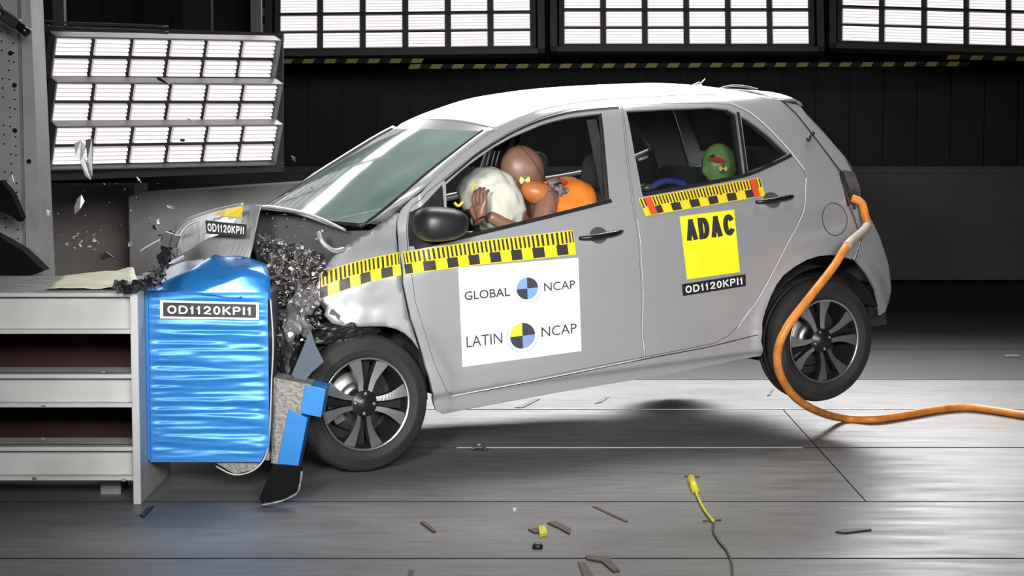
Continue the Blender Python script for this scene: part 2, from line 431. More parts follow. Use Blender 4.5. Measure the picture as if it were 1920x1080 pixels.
mb.prism(poly, (0, .25, 0))
col = empty('steel_column', (poly[0][0], y, 0), 'tall grey perforated steel column at the left edge behind the barrier', 'column')
mb.build('column_body', M_perf, col, ).location = (-poly[0][0], -y, 0)
mb = MB()
for r in range(26):
    for c_ in range(3):
        px, py = 6+c_*11, 60+r*17.5
        if (r+c_*2) % 5 > 2: continue
        p = at(px+(c_ == 1)*1.5, py+c_*2, d); mb.lathe([(0, 0), (.0045, 0)], Matrix.Translation((p.x, y-.0015, p.z)) @ Matrix.Rotation(math.pi/2, 4, 'X'), 8)
for (px, py) in ((28, 160), (27, 245), (22, 100), (52, 303)):
    p = at(px, py, d); mb.lathe([(0, 0), (.012, 0)], Matrix.Translation((p.x, y-.0015, p.z)) @ Matrix.Rotation(math.pi/2, 4, 'X'), 10)
o = mb.build('bolt_holes', M_hole, col); o.location = (-poly[0][0], -y, 0); tag(o, kind='stuff')
mb = MB(); p0, p1 = at(40, 40, d), at(45, 515, d)
mb.span((p0.x, y-.02, .0), (p0.x+.008, y, p0.z+.5)); o = mb.build('edge_rib', M_steel_d, col); o.location = (-poly[0][0], -y, 0)
# high speed camera on the column top
ca = at(34, 42, 8.9)
cr = empty('film_camera', tuple(ca), 'small black camera with a glass lens at the top left corner', 'camera')
R = Matrix.Rotation(.6, 3, 'Y')
mb = MB(); mb.box((-.035, 0, .012), (.085, .05, .05), R); bevel(mb.build('camera_body', M_black, cr), .006)
mb = MB(); Ml = Matrix.Translation((.022, 0, -.032)) @ Matrix.Rotation(math.radians(128), 4, 'Y'); mb.lathe([(0, -.03), (.020, -.03), (.022, .03), (.017, .032), (.015, .02), (0, .018)], Ml, 20)
mb.build('lens', M_gloss, cr)
mb = MB(); mb.tube([(-.06, 0, .03), (-.10, .02, .10), (-.12, .03, .6)], .010, 8); mb.build('mount', M_black, cr)
# hanging cable upper left & black curtain strip
mb = MB(); pts = [at(*p, 10.0) for p in ((60, 38), (150, 44), (230, 46), (315, 50))]
mb.tube(spline(pts, 5), .006, 8); mb.tube(spline([p+Vector((0, 0, -.03)) for p in pts], 5), .008, 8)
tag(mb.build('cable_run', M_black, loc=tuple(pts[0])), 'black cable run above the lamp rack at upper left', 'cable')
mb = MB(); a = at(343, 55, 12.8); b = at(396, -80, 12.8); mb.span((a.x, a.y, a.z-.2), (b.x, a.y+.1, b.z+1))
tag(mb.build('dark_post', M_hole, loc=(a.x, a.y, a.z)), 'black hanging post above the left lamp rack', 'post')
# torn black parts at left edge
mb = MB()
pts = [(-20, 345), (2, 338), (22, 365), (40, 408), (34, 416), (24, 408), (10, 400), (-20, 392)]
mb.prism([at(*p, 8.9) for p in pts], (.01, .05, 0))
tag(mb.build('torn_trim', M_matte, loc=tuple(at(0, 380, 8.9))), 'torn black plastic trim flying in front of the steel column', 'debris')
mb = MB(); mb.prism([at(*p, 8.7) for p in ((-30, 430), (5, 448), (40, 468), (82, 508), (60, 516), (-30, 516))], (0, .12, 0))
tag(mb.build('black_bracket', M_matte, loc=tuple(at(0, 500, 8.7))), 'sloping black bracket on top of the steel barrier at left', 'bracket')

# ------------------------------------------------------------------ steel barrier
BY = fl(250, 945).y; BX = -1.44
bar = empty('steel_barrier', (BX, BY, 0), 'white painted steel crash barrier made of stacked beams at lower left', 'barrier')
def bpart(mb, name, m, par=None):
    o = mb.build(name, m, par or bar)
    if par is None: o.location = (-BX, -BY, 0)
    return o
XE = BX-.030
def ibeam(z0, z1, dep, front):
    mb = MB(); t = .016; y0 = front
    mb.span((-4.2, y0, z1-t), (XE, y0+dep, z1)); mb.span((-4.2, y0, z0), (XE, y0+dep, z0+t)); mb.span((-4.2, y0+.05, z0), (XE, y0+.065, z1))
    return mb
zt = aty(200, 549, BY).z
for z0, z1, dep in ((aty(200, 626, BY).z, zt, .70), (aty(200, 764, BY).z, aty(200, 702, BY).z, .22), (aty(200, 901, BY).z, aty(200, 838, BY).z, .22)):
    o = bpart(ibeam(z0, z1, dep, BY), 'beam', M_steel); bevel(o, .002)
mb = MB(); mb.span((-4.2, BY+.60, .1), (XE, BY+.62, zt-.02)); bpart(mb, 'back_plate', M_dullred)
mb = MB(); mb.span((-4.2, BY+.0, zt), (XE-.0, BY+.70, zt+.006)); bpart(mb, 'top_plate', M_steel_d)
mb = MB()
for px, py in ((195, 697), (82, 762), (82, 822), (65, 897), (233, 900)):
    p = aty(px, py, BY+.0); mb.box((p.x, BY-.003, p.z), (.016, .01, .008))
bpart(mb, 'bolt', M_steel_d)
mb = MB(); mb.span((BX-.030, BY-.01, 0), (BX, BY+.66, zt+.01)); bevel(bpart(mb, 'end_plate', M_steel), .003)
for x_ in (BX-.20, -3.5):
    mb = MB(); mb.span((x_, BY+.2, 0), (x_+.08, BY+.35, .12)); bpart(mb, 'foot', M_steel_d)

# deformable block
DB = 7.72
blk = empty('honeycomb_block', tuple(aty(278, 868, DB)), 'crushed blue deformable honeycomb block bolted to the steel barrier', 'barrier block')
bo = blk.location.copy()
def kpart(mb, name, m, smooth=False):
    o = mb.build(name, m, blk); o.location = -bo; return o
zb = aty(400, 866, DB).z; ztb = aty(400, 548, DB).z
xl = aty(279, 700, DB).x; xr = aty(504, 700, DB).x
# near side skin with horizontal wrinkles
mb = MB(); rows = []
nz_, nx_ = 150, 60
for i in range(nz_+1):
    t = i/nz_; z = zb+(ztb-zb)*t; row = []
    for k in range(nx_+1):
        s_ = k/nx_; x = xl+(xr-xl)*s_
        wv = noise.noise(Vector((x*2.6, 3.1, z*46)))*.0085+noise.noise(Vector((x*9, 9, z*90)))*.0018
        edge = min(1, 12*min(s_, 1-s_)); ed2 = min(1, 14*min(t, 1-t))
        bul = -.012*math.sin(math.pi*s_)
        lab = 1
        xx = x
        if t < .10 and s_ > .88: xx = x-(s_-.88)*(.10-t)*3.0
        row.append((xx, DB-.004+wv*edge*ed2*lab+bul*.0, z+.004*noise.noise(Vector((x*5, 0, 0)))*(1 if t > .98 or t < .02 else 0)))
    rows.append(row)
mb.grid(rows)
kpart(mb, 'side_sheet', M_blue)
mb = MB(); mb.span((xl, DB+.012, zb+.004), (xr-.004, DB+.42, ztb-.01)); kpart(mb, 'honeycomb_core', M_honey)
mb = MB(); mb.span((BX+.001, DB-.02, zb+.01), (BX+.012, DB+.30, ztb+.02)); kpart(mb, 'mounting_sheet', M_blue)
mb = MB(); rows = [[(xr+.004, DB+.01+.41*k/8+0, zb+.03+(ztb-zb-.05)*i/20+0) for k in range(9)] for i in range(21)]
rows = [[(p[0]+.012*noise.noise(Vector(p)*9), p[1], p[2]) for p in r] for r in rows]; mb.grid(rows)
kpart(mb, 'front_sheet', M_greyflap)
# bright torn edge along the right and bottom
mb = MB(); mb.tube(spline([aty(507, 560, DB), aty(512, 640, DB), aty(509, 720, DB), aty(506, 800, DB), aty(500, 850, DB), aty(478, 880, DB-.01), aty(440, 890, DB-.01), aty(405, 874, DB)], 5), .0035, 6)
kpart(mb, 'sheet_edge', M_shard_w)
mb = MB(); mb.prism([aty(405, 868, DB+.03), aty(440, 889, DB+.03), aty(478, 880, DB+.03), aty(498, 858, DB+.03)], (0, .2, 0)); kpart(mb, 'lower_lip', M_honey)
# crumpled blue top sheet
tp = {'a': (276, 549, DB), 'b': (345, 551, DB-.005), 'c': (430, 560, DB-.004), 'd': (508, 562, DB),
      'e': (300, 534, DB+.10), 'f': (350, 512, DB+.10), 'g': (408, 528, DB+.010), 'h': (462, 508, DB+.022), 'i': (506, 522, DB+.03),
      'j': (340, 512, DB+.22), 'k': (375, 495, DB+.25), 'l': (402, 479, DB+.22), 'm': (430, 505, DB+.08), 'n': (468, 484, DB+.20), 'o': (500, 497, DB+.12), 'q': (440, 478, DB+.30)}
ks = list(tp); vi = {k: i for i, k in enumerate(ks)}; vs = [aty(*tp[k]) for k in ks]
fs = ['abe', 'bfe', 'bgf', 'bcg', 'chg', 'cdh', 'dih', 'fje', 'fkj', 'flk', 'fml', 'gmf', 'ghm', 'mhn', 'hon', 'hio', 'mnq', 'mql']
me = bpy.data.meshes.new('top_sheet'); me.from_pydata([tuple(v) for v in vs], [], [tuple(vi[c] for c in f_) for f_ in fs])
o = link('top_sheet', me, mat('glossy_blue_sheet', (.035, .25, .66), .24, .35, (.03, .22, .60), 5), blk); o.location = -bo
bm = bmesh.new(); bm.from_mesh(me); bmesh.ops.subdivide_edges(bm, edges=bm.edges, cuts=3, use_grid_fill=True, smooth=.08)
for v in bm.verts: v.co += Vector((0, 1, .6))*(.005*noise.noise(v.co*18)); 
bmesh.ops.recalc_face_normals(bm, faces=bm.faces)
for f_ in bm.faces: f_.smooth = True
bm.to_mesh(me); bm.free()
sm = o.modifiers.new('solid', 'SOLIDIFY'); sm.thickness = .003
def stroke_text(txt, asp, th, gap=.16):
    """plain block lettering; asp = width/height of the whole word box; returns quads in the unit square"""
    def arc(cx, cy, rx, ry, a0, a1, n=9): return [(cx+rx*math.cos(math.radians(a0+(a1-a0)*k/n)), cy+ry*math.sin(math.radians(a0+(a1-a0)*k/n))) for k in range(n+1)]
    G_ = {'O': [arc(.5, .5, .5, .5, 0, 360, 20)], '0': [arc(.5, .5, .5, .5, 0, 360, 20)], 'I': [[(.5, 0), (.5, 1)]], '1': [[(.05, .72), (.30, .80), (.55, 1)], [(.55, 1.0), (.55, 0)]],
          'D': [[(0, 0), (0, 1)], [(0, 1), (.45, 1)]+arc(.45, .5, .55, .5, 90, -90, 10)[1:]+[(0, 0)]], 'P': [[(0, 0), (0, 1)], [(0, 1), (.6, 1)]+arc(.6, .73, .4, .27, 90, -90, 8)[1:]+[(0, .46)]],
          'K': [[(0, 0), (0, 1)], [(.95, 1), (0, .38)], [(.3, .57), (1, 0)]], '2': [arc(.5, .70, .46, .30, 165, -30, 9)+[(.06, 0), (1, 0)]],
          'A': [[(0, 0), (.5, 1)], [(.5, 1), (1, 0)], [(.2, .3), (.8, .3)]], 'C': [arc(.55, .5, .55, .5, 45, 315, 14)]}
    wid = {'I': .25, '1': .50, '0': .78, '2': .85, 'K': .9, 'P': .85}; tot = sum(wid.get(c, 1.) for c in txt)+gap*1.4*(len(txt)-1)
    out = []; x = 0.
    for c in txt:
        w_ = wid.get(c, 1.); X0 = x/tot*asp; Wc = w_/tot*asp
        for pl in G_[c]:
            P_ = [Vector((X0+th/2+px*(Wc-th), th/2+py*(1-th))) for px, py in pl]
            closed = (P_[0]-P_[-1]).length < 1e-4; n = len(P_); L_ = []; R_ = []
            for i, p in enumerate(P_):
                if closed and i in (0, n-1): a, b = P_[-2], P_[1]
                else: a, b = P_[max(i-1, 0)], P_[min(i+1, n-1)]
                t = (b-a).normalized(); nn = Vector((-t.y, t.x)); k = 1.
                if 0 < i < n-1: k = 1/max(.6, (P_[i]-P_[i-1]).normalized().dot(t))
                e = t*(th*.5 if (not closed and i == n-1) else (-th*.5 if (not closed and i == 0) else 0))
                e = Vector((e.x*.9, e.y*.9)); q_ = p+e
                L_.append(q_+nn*th/2*k); R_.append(q_-nn*th/2*k)
            for i in range(n-1):
                m_ = max(1, int((L_[i]-L_[i+1]).length/.15))
                for j in range(m_):
                    e0, e1 = j/m_, (j+1)/m_
                    out.append([(v.x/asp, v.y) for v in (L_[i].lerp(L_[i+1], e0), L_[i].lerp(L_[i+1], e1), R_[i].lerp(R_[i+1], e1), R_[i].lerp(R_[i+1], e0))])
        x += w_+gap*1.4
    return out
def label_plate(name, parent, fn, txt, loc=None, border=True):
    mb = MB()
    if border: mb.add([fn(s, t, .0) for s, t in ((-.035, -.16), (1.035, -.16), (1.035, 1.16), (-.035, 1.16))], [(0, 1, 2, 3)], 2)
    n = 12
    for k in range(n): mb.add([fn(s, t, .0012) for s, t in ((k/n, 0), ((k+1)/n, 0), ((k+1)/n, 1), (k/n, 1))], [(0, 1, 2, 3)], 0)
    for q_ in stroke_text(txt, 8.2, .19): mb.add([fn(.045+x*.91, .19+y*.62, .0025) for x, y in q_], [(0, 1, 2, 3)], 1)
    o = mb.build(name, [M_lblack, M_lwhite, M_white], parent)
    if loc is not None: o.location = loc
    return o
CODE = 'OD1120KPI1'
q = [aty(306, 593, DB-.016), aty(480, 596, DB-.016), aty(480, 571, DB-.016), aty(306, 567, DB-.016)]
label_plate('label_plate', blk, lambda s, t, o_: bil(q, s, t)+Vector((0, -o_, 0)), CODE, -bo)
# bumper element in front of the block
mb = MB(); D2 = 7.80
mb.prism([aty(*p, D2) for p in ((513, 708), (583, 722), (578, 740), (600, 745), (598, 782), (565, 774), (548, 876), (508, 868), (512, 790))], (0, .16, 0)); kpart(mb, 'bumper_core', M_honey)
mb = MB(); mb.prism([aty(*p, D2-.006) for p in ((572, 721), (611, 731), (602, 783), (563, 775))], (0, .18, 0)); bevel(kpart(mb, 'bumper_sheet', M_blue), .002)
mb = MB(); mb.prism([aty(*p, D2-.006) for p in ((541, 767), (577, 784), (558, 880), (519, 873))], (0, .18, 0)); bevel(kpart(mb, 'bumper_sheet', M_blue), .002)
# grey sheet flap
mb = MB(); mb.prism([aty(*p, D2+.10) for p in ((547, 702), (568, 652), (582, 618), (592, 648), (607, 678), (583, 700), (565, 724))], (0, .006, 0))
kpart(mb, 'torn_flap', M_greyflap)
# yellow sheet and black chain of broken grille on top
mb = MB(); rows = []
qq = [aty(85, 545, BY+.03), aty(262, 545, BY+.06), aty(250, 508, BY+.45), aty(120, 522, BY+.40)]
for i in range(9):
    rows.append([bil(qq, k/12, i/8)+Vector((0, 0, .012+.012*noise.noise(Vector((k*.4, i*.5, 2))))) for k in range(13)])
mb.grid(rows); o = mb.build('paper_sheet', M_paper, loc=tuple(qq[0])); sm = o.modifiers.new('solid', 'SOLIDIFY'); sm.thickness = .002
tag(o, 'crumpled pale yellow sheet lying on top of the steel barrier', 'sheet')
mb = MB(); rnd = random.Random(3)
path = spline([aty(*p) for p in ((220, 537, 7.45), (262, 536, 7.5), (292, 522, 7.5), (300, 505, 7.5), (308, 480, 7.55), (314, 455, 7.6), (322, 440, 7.6))], 8)
mb.tube(path, [.012+.006*rnd.random() for _ in path], 6)
for p in path:
    for j in range(3):
        R_ = Matrix.Rotation(rnd.random()*6, 3, (rnd.random(), rnd.random(), rnd.random()+.1))
        mb.box(p+Vector((rnd.uniform(-1, 1), rnd.uniform(-1, 1), rnd.uniform(-1, 1)))*.014, (rnd.uniform(.01, .035), rnd.uniform(.006, .02), rnd.uniform(.006, .02)), R_)
for (px, py, sx, sz) in ((314, 449, .03, .055), (328, 452, .022, .05), (226, 535, .05, .035)):
    mb.box(aty(px, py, 7.55), (sx, .04, sz), Matrix.Rotation(.3, 3, 'Y'))
for j in range(26):
    p = path[rnd.randrange(len(path))]; q2 = p+Vector((rnd.uniform(-.05, .05), rnd.uniform(-.03, .03), rnd.uniform(-.035, .035)))
    mb.tube([p, (p+q2)/2+Vector((0, 0, .01)), q2], .0025, 5)
tag(mb.build('broken_grille', M_black, loc=tuple(aty(262, 540, 7.5))), 'broken black plastic grille strip draped over the barrier corner', 'debris')

# ------------------------------------------------------------------ car frame of reference
k0 = F*.585/262
A = at(690, 757, k0); B = at(1550, 640, k0*1.125)
U = (B-A).normalized(); V = Vector((0, 0, 1)).cross(U).normalized(); W = U.cross(V)
WB = (B-A).length
O = A-V*(-.765)-W*.285
CM = Matrix(((U.x, V.x, W.x, O.x), (U.y, V.y, W.y, O.y), (U.z, V.z, W.z, O.z), (0, 0, 0, 1)))
CI = CM.inverted()
car = empty('crashed_hatchback', None, 'small silver hatchback with crushed nose pitched up in the crash test', 'car', mtx=CM)
def half(u, w):
    h = interp(w, [.12, .2, .262, .275, .30, .36, .44, .60, .80, .90, .96, 1.02, 1.2, 1.38, 1.44, 1.5],
               [.69, .742, .752, .768, .783, .782, .764, .772, .777, .764, .740, .712, .632, .545, .508, .44])
    h += interp(u, [-.6, -.35, 0, .32, 2.2, 2.55, 2.75, 2.87, 2.95], [-.28, -.165, -.035, 0, 0, -.012, -.06, -.14, -.24])
    if u < .5 and w > .78:
        h -= interp(u, [.0, .22, .34], [1, 1, 0])*min(.30, ((w-.78)**2)*2.6)
    r = math.hypot(u-WB, w-.30)
    if r < .54: h += .018*interp(r, [.30, .38, .45, .54], [1, .92, .2, 0])
    r = math.hypot(u, w-.29)
    if r < .48: h += .010*interp(r, [.30, .36, .41, .48], [1, .9, .2, 0])
    return h
def side(px, py, off=0.):
    r = ray(px, py); o = CI @ EYE; d = (CI.to_3x3() @ r); t = 8.6
    for i in range(14):
        p = o+d*t; g = p.y+half(p.x, p.z); t -= .85*g/d.y
    p = o+d*t
    return p+Vector((0, -off, 0)) if off else p
def onv(px, py, v):
    r = ray(px, py); o = CI @ EYE; d = CI.to_3x3() @ r
    return o+d*((v-o.y)/d.y)
def uw(l): return [(p.x, p.z) for p in (side(*q) for q in l)]
def surf(u, w, off=0., sg=-1): return Vector((u, sg*(half(u, w)+off), w))
def snormal(u, w, sg=-1):
    e = .004; hu = (half(u+e, w)-half(u-e, w))/(2*e); hw = (half(u, w+e)-half(u, w-e))/(2*e)
    return Vector((-hu, sg, -hw)).normalized() if sg < 0 else Vector((-hu, 1, -hw)).normalized()
def inpoly(x, y, poly):
    c = False; n = len(poly); j = n-1
    for i in range(n):
        a, b = poly[i], poly[j]
        if (a[1] > y) != (b[1] > y) and x < (b[0]-a[0])*(y-a[1])/(b[1]-a[1])+a[0]: c = not c
        j = i
    return c
def pdist(x, y, poly):
    m = 9; n = len(poly)
    for i in range(n):
        a = poly[i]; b = poly[(i+1) % n]; dx, dy = b[0]-a[0], b[1]-a[1]; L = dx*dx+dy*dy
        t = 0 if L == 0 else max(0, min(1, ((x-a[0])*dx+(y-a[1])*dy)/L)); m = min(m, math.hypot(x-a[0]-t*dx, y-a[1]-t*dy))
    return m
def offset_poly(poly, d):
    """shrink (d>0) a polygon in 2D"""
    n = len(poly); ar = sum(poly[i][0]*poly[(i+1) % n][1]-poly[(i+1) % n][0]*poly[i][1] for i in range(n)); s = 1 if ar > 0 else -1
    out = []
    for i in range(n):
        p0, p1, p2 = Vector(poly[i-1]), Vector(poly[i]), Vector(poly[(i+1) % n])
        a = (p1-p0); b = (p2-p1)
        if a.length < 1e-7 or b.length < 1e-7: out.append(tuple(p1)); continue
        a.normalize(); b.normalize(); na = Vector((-a.y, a.x))*s; nb = Vector((-b.y, b.x))*s
        m = na+nb; L = m.length
        if L < .3: out.append(tuple(p1+na*d)); continue
        m /= L; out.append(tuple(p1+m*(d/max(.5, m.dot(na)))))
    return out
def panel(name, outer, holes, m, parent, sg=-1, off=0., step=.022, rim=.014, extra=None, flip=False):
    """a curved body panel over the side surface, cut from (u,w) outlines, with a folded edge"""
    outer = resample(outer, .02); holes = [resample(h, .02) for h in holes]
    pts = []; edges = []; loops = []
    for L in [outer]+holes:
        b = len(pts); n = len(L); pts += [Vector(p) for p in L]; edges += [(b+i, b+(i+1) % n) for i in range(n)]; loops.append((b, n))
    x0 = min(p[0] for p in outer); x1 = max(p[0] for p in outer); y0 = min(p[1] for p in outer); y1 = max(p[1] for p in outer)
    x = x0
    while x < x1:
        y = y0
        while y < y1:
            if inpoly(x, y, outer) and not any(inpoly(x, y, h) for h in holes):
                if min([pdist(x, y, outer)]+[pdist(x, y, h) for h in holes]) > step*.45: pts.append(Vector((x, y)))
            y += step
        x += step
    V2, E2, F2, ov, oe, of = delaunay_2d_cdt(pts, edges, [], 0, 1e-5)
    verts = []; norms = []
    for p in V2:
        q_ = surf(p.x, p.y, off, sg); nn = snormal(p.x, p.y, sg)
        if extra: q_, nn = extra(q_, nn)
        verts.append(q_); norms.append(nn)
    faces = []
    for f_ in F2:
        cx = sum(V2[i].x for i in f_)/3; cy = sum(V2[i].y for i in f_)/3
        if inpoly(cx, cy, outer) and not any(inpoly(cx, cy, h) for h in holes):
            a, b, c = [verts[i] for i in f_[:3]]
            if (b-a).cross(c-a).dot(norms[f_[0]]) < 0: f_ = list(f_)[::-1]
            faces.append(tuple(f_))
    # rim
    nf = len(faces); cnt = {}
    for f_ in faces:
        for i in range(len(f_)):
            a, b = f_[i], f_[(i+1) % len(f_)]; cnt.setdefault((min(a, b), max(a, b)), []).append((a, b))
    rimi = {}
    base = len(verts)
    for k_, l in cnt.items():
        if len(l) == 1:
            a, b = l[0]
            for i in (a, b):
                if i not in rimi: rimi[i] = len(verts); verts.append(verts[i]-norms[i]*rim)
            faces.append((b, a, rimi[a], rimi[b]))
    me = bpy.data.meshes.new(name); me.from_pydata([tuple(v) for v in verts], [], faces)
    me.materials.append(m)
    for p in me.polygons: p.use_smooth = p.index < nf
    ln = [(0, 0, 0)]*len(me.loops)
    for p in me.polygons:
        if p.index < nf and not extra:
            for li in p.loop_indices: ln[li] = tuple(norms[me.loops[li].vertex_index])
    if not extra: me.normals_split_custom_set(ln)
    o = bpy.data.objects.new(name, me); COL.objects.link(o); o.parent = parent
    return o
def strip_decal(mb, l, wid, off, mi, sg=-1, n=6):
    """thin ribbon along px polyline lying on the side surface"""
    P2 = [Vector(p) for p in spline(uw(l) if sg == -1 else l, n)]
    rows = [[], []]
    for i, p in enumerate(P2):
        t = (P2[min(i+1, len(P2)-1)]-P2[max(i-1, 0)]).normalized(); nn = Vector((-t.y, t.x))*wid/2
        for r_, s_ in ((0, -1), (1, 1)):
            q_ = p+nn*s_; rows[r_].append(surf(q_.x, q_.y, off))
    mb.grid(rows, mi)

D1 = [(764, 400), (772, 384), (800, 361), (828, 338), (865, 308), (903, 280), (930, 262), (959, 245), (1014, 220), (1056, 207), (1098, 200), (1163, 197), (1175, 300), (1190, 410), (1199, 480), (1204, 560), (1207, 670), (1100, 691), (1000, 711), (850, 741), (838, 736), (822, 700), (800, 635), (778, 565), (764, 490)]
D2_ = [(1165, 197), (1250, 194), (1330, 193), (1372, 196), (1400, 209), (1425, 228), (1450, 252), (1482, 287), (1509, 322), (1511, 350), (1508, 385), (1494, 423), (1479, 450), (1452, 503), (1418, 564), (1400, 592), (1382, 614), (1365, 630), (1340, 644), (1210, 670), (1206, 560), (1201, 480), (1193, 410), (1178, 300)]
W1 = [(836, 346), (868, 317), (903, 291), (930, 273), (959, 257), (1014, 234), (1040, 226), (1070, 219), (1128, 212), (1136, 290), (1143, 374), (1035, 401), (890, 437), (840, 449)]
W2 = [(1174, 208), (1254, 204), (1333, 201), (1366, 205), (1380, 213), (1387, 265), (1395, 327), (1317, 343), (1204, 363), (1190, 290)]
W3 = [(1389, 217), (1402, 224), (1422, 238), (1443, 255), (1462, 273), (1478, 288), (1443, 307), (1403, 323), (1396, 270)]
SIL = [(772, 372), (800, 350), (835, 316), (875, 283), (900, 264), (930, 243), (959, 228), (1014, 207), (1056, 198), (1098, 191), (1150, 186), (1220, 182), (1290, 179), (1350, 178), (1420, 182), (1462, 188),
       (1490, 213), (1512, 240), (1545, 283), (1572, 322), (1580, 350), (1588, 385), (1605, 425), (1612, 450), (1602, 487), (1593, 485), (1575, 480), (1558, 478), (1535, 480), (1513, 487), (1490, 500), (1469, 516), (1455, 535), (1445, 556), (1436, 580), (1429, 607), (1427, 640), (1427, 667),
       (1265, 699), (1150, 719), (1057, 734), (907, 762), (829, 777), (818, 770), (812, 735), (793, 665), (772, 600), (756, 530), (748, 470), (746, 396)]
d1, d2, w1, w2, w3, sil = uw(D1), uw(D2_), uw(W1), uw(W2), uw(W3), uw(SIL)
for sg in (-1, 1):
    panel('body_side', sil, [d1, d2], M_paint, car, sg)
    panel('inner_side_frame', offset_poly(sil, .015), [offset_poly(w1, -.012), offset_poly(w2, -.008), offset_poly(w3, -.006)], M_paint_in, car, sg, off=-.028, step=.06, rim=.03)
    fd = panel('front_door', offset_poly(d1, .0025), [w1], M_paint, car, sg)
    rd = panel('rear_door', offset_poly(d2, .0025), [w2, w3], M_paint, car, sg)
    panel('window_glass', offset_poly(w2, -.004), [], M_glass_d, rd, sg, off=-.012, rim=.003)
    panel('quarter_glass', offset_poly(w3, -.004), [], M_glass_d, rd, sg, off=-.012, rim=.003)
    if sg == 1: panel('window_glass', offset_poly(w1, -.004), [], M_glass_d, fd, sg, off=-.012, rim=.003)
    # door linings seen from inside
    for dd, ww in ((d1, [offset_poly(w1, -.02)]), (d2, [offset_poly(w2, -.004), offset_poly(w3, -.004)])):
        panel('door_lining', offset_poly(dd, .02), ww, M_dark, fd if dd is d1 else rd, sg, off=-.05, step=.06, rim=.02)
    if sg == -1: near_fd, near_rd = fd, rd
# black seals
mb = MB(); strip_decal(mb, [(776, 464), (838, 451), (890, 439), (1035, 404), (1146, 376)], .016, .004, 0); mb.build('window_seal', M_black, near_fd)
mb = MB(); strip_decal(mb, [(1204, 365), (1317, 345), (1395, 329), (1443, 310), (1483, 291)], .016, .004, 0)
strip_decal(mb, [(1383, 210), (1391, 265), (1399, 326)], .016, .003, 0); mb.build('window_seal', M_black, near_rd)
mb = MB(); strip_decal(mb, [(833, 340), (868, 311), (903, 284), (959, 250), (1014, 226), (1070, 211), (1128, 204), (1160, 202)], .009, .002, 0); mb.build('frame_seal', M_black, near_fd)
mb = MB(); strip_decal(mb, [(1129, 212), (1137, 290), (1144, 374)], .018, -.004, 0); mb.build('pillar_trim', M_black, near_fd)

# fender (crumpled)
FEN = [(744, 398), (725, 411), (700, 428), (672, 445), (648, 462), (628, 480), (608, 505), (594, 532), (588, 552), (600, 566), (612, 574), (606, 590), (622, 602), (650, 612), (693, 612), (722, 612), (743, 617), (760, 625), (771, 634), (790, 664), (800, 690), (808, 723), (812, 755), (806, 720), (808, 700), (788, 665), (768, 600), (752, 530), (744, 470)]
FEN = [(744, 398), (725, 411), (700, 428), (672, 445), (648, 462), (628, 480), (608, 505), (594, 532), (588, 552), (600, 566), (612, 574), (606, 590), (622, 606), (650, 613), (693, 612), (722, 612), (743, 617), (760, 626), (773, 638), (786, 656), (768, 600), (753, 530), (745, 470)]
def crump(q_, nn):
    k = interp(q_.x, [-.35, .0, .28], [1, .35, 0])
    n1 = noise.noise(Vector((q_.x*5, q_.z*4, 1.7))); n2 = noise.noise(Vector((q_.x*13, q_.z*11, 4)))
    return q_+Vector((0, 1, 0))*(k*(n1*.045+abs(n2)*.02)), nn
fen = uw(FEN)
panel('front_wing', fen, [], M_paint, car, -1, extra=crump, step=.02)
panel('front_wing', fen, [], M_paint, car, 1, step=.04)
mb = MB(); mb.prism([side(*p, .006) for p in ((598, 566), (622, 578), (636, 590), (643, 604), (634, 600), (628, 592), (612, 588))], (0, .01, 0)); mb.build('torn_wing_trim', M_black, car)

# roof and pillars: rail on near side mirrored
rail_px = [(746, 396), (800, 350), (835, 316), (875, 283), (900, 264), (930, 243), (959, 228), (1014, 207), (1056, 198), (1098, 191), (1150, 186), (1220, 182), (1290, 179), (1350, 178), (1420, 182), (1462, 188)]
rail = [side(*p) for p in rail_px]
hdr = 5   # roof starts here
rows = []
def roofrow(p, crown, fwd=0.):
    hh = -p.y; row = []
    for k in range(25):
        s_ = -1+2*k/24; a = 1-abs(s_)**2.4
        row.append(Vector((p.x-fwd*(1-s_*s_), s_*hh, p.z+crown*a)))
    return row
rp = spline([tuple(p) for p in rail[hdr:]], 3)
for i, p in enumerate(rp):
    t = i/(len(rp)-1)
    rows.append(roofrow(p, interp(t, [0, .3, .7, 1], [.045, .062, .062, .045]), interp(t, [0, .5], [.09, 0])))
mb = MB(); mb.grid(rows); o = mb.build('roof', M_paint, car); sm = o.modifiers.new('solid', 'SOLIDIFY'); sm.thickness = .02
# headliner
# spoiler
mb = MB(); p = rail[-1]; rows = []
for du, dz, c in ((-.02, .012, .045), (.10, -.002, .043), (.145, -.018, .036), (.155, -.035, .03), (.13, -.05, .02), (.0, -.05, .02)):
    hh = half(p.x+.05, p.z)-.012-(.02 if du > .12 else 0)
    rows.append([Vector((p.x+du+.05*(1-s_*s_), s_*hh, p.z+dz+c*(1-abs(s_)**2.4))) for s_ in [-1+2*k/20 for k in range(21)]])
mb.grid(rows); o = mb.build('spoiler', M_paint, car); sm = o.modifiers.new('solid', 'SOLIDIFY'); sm.thickness = .01
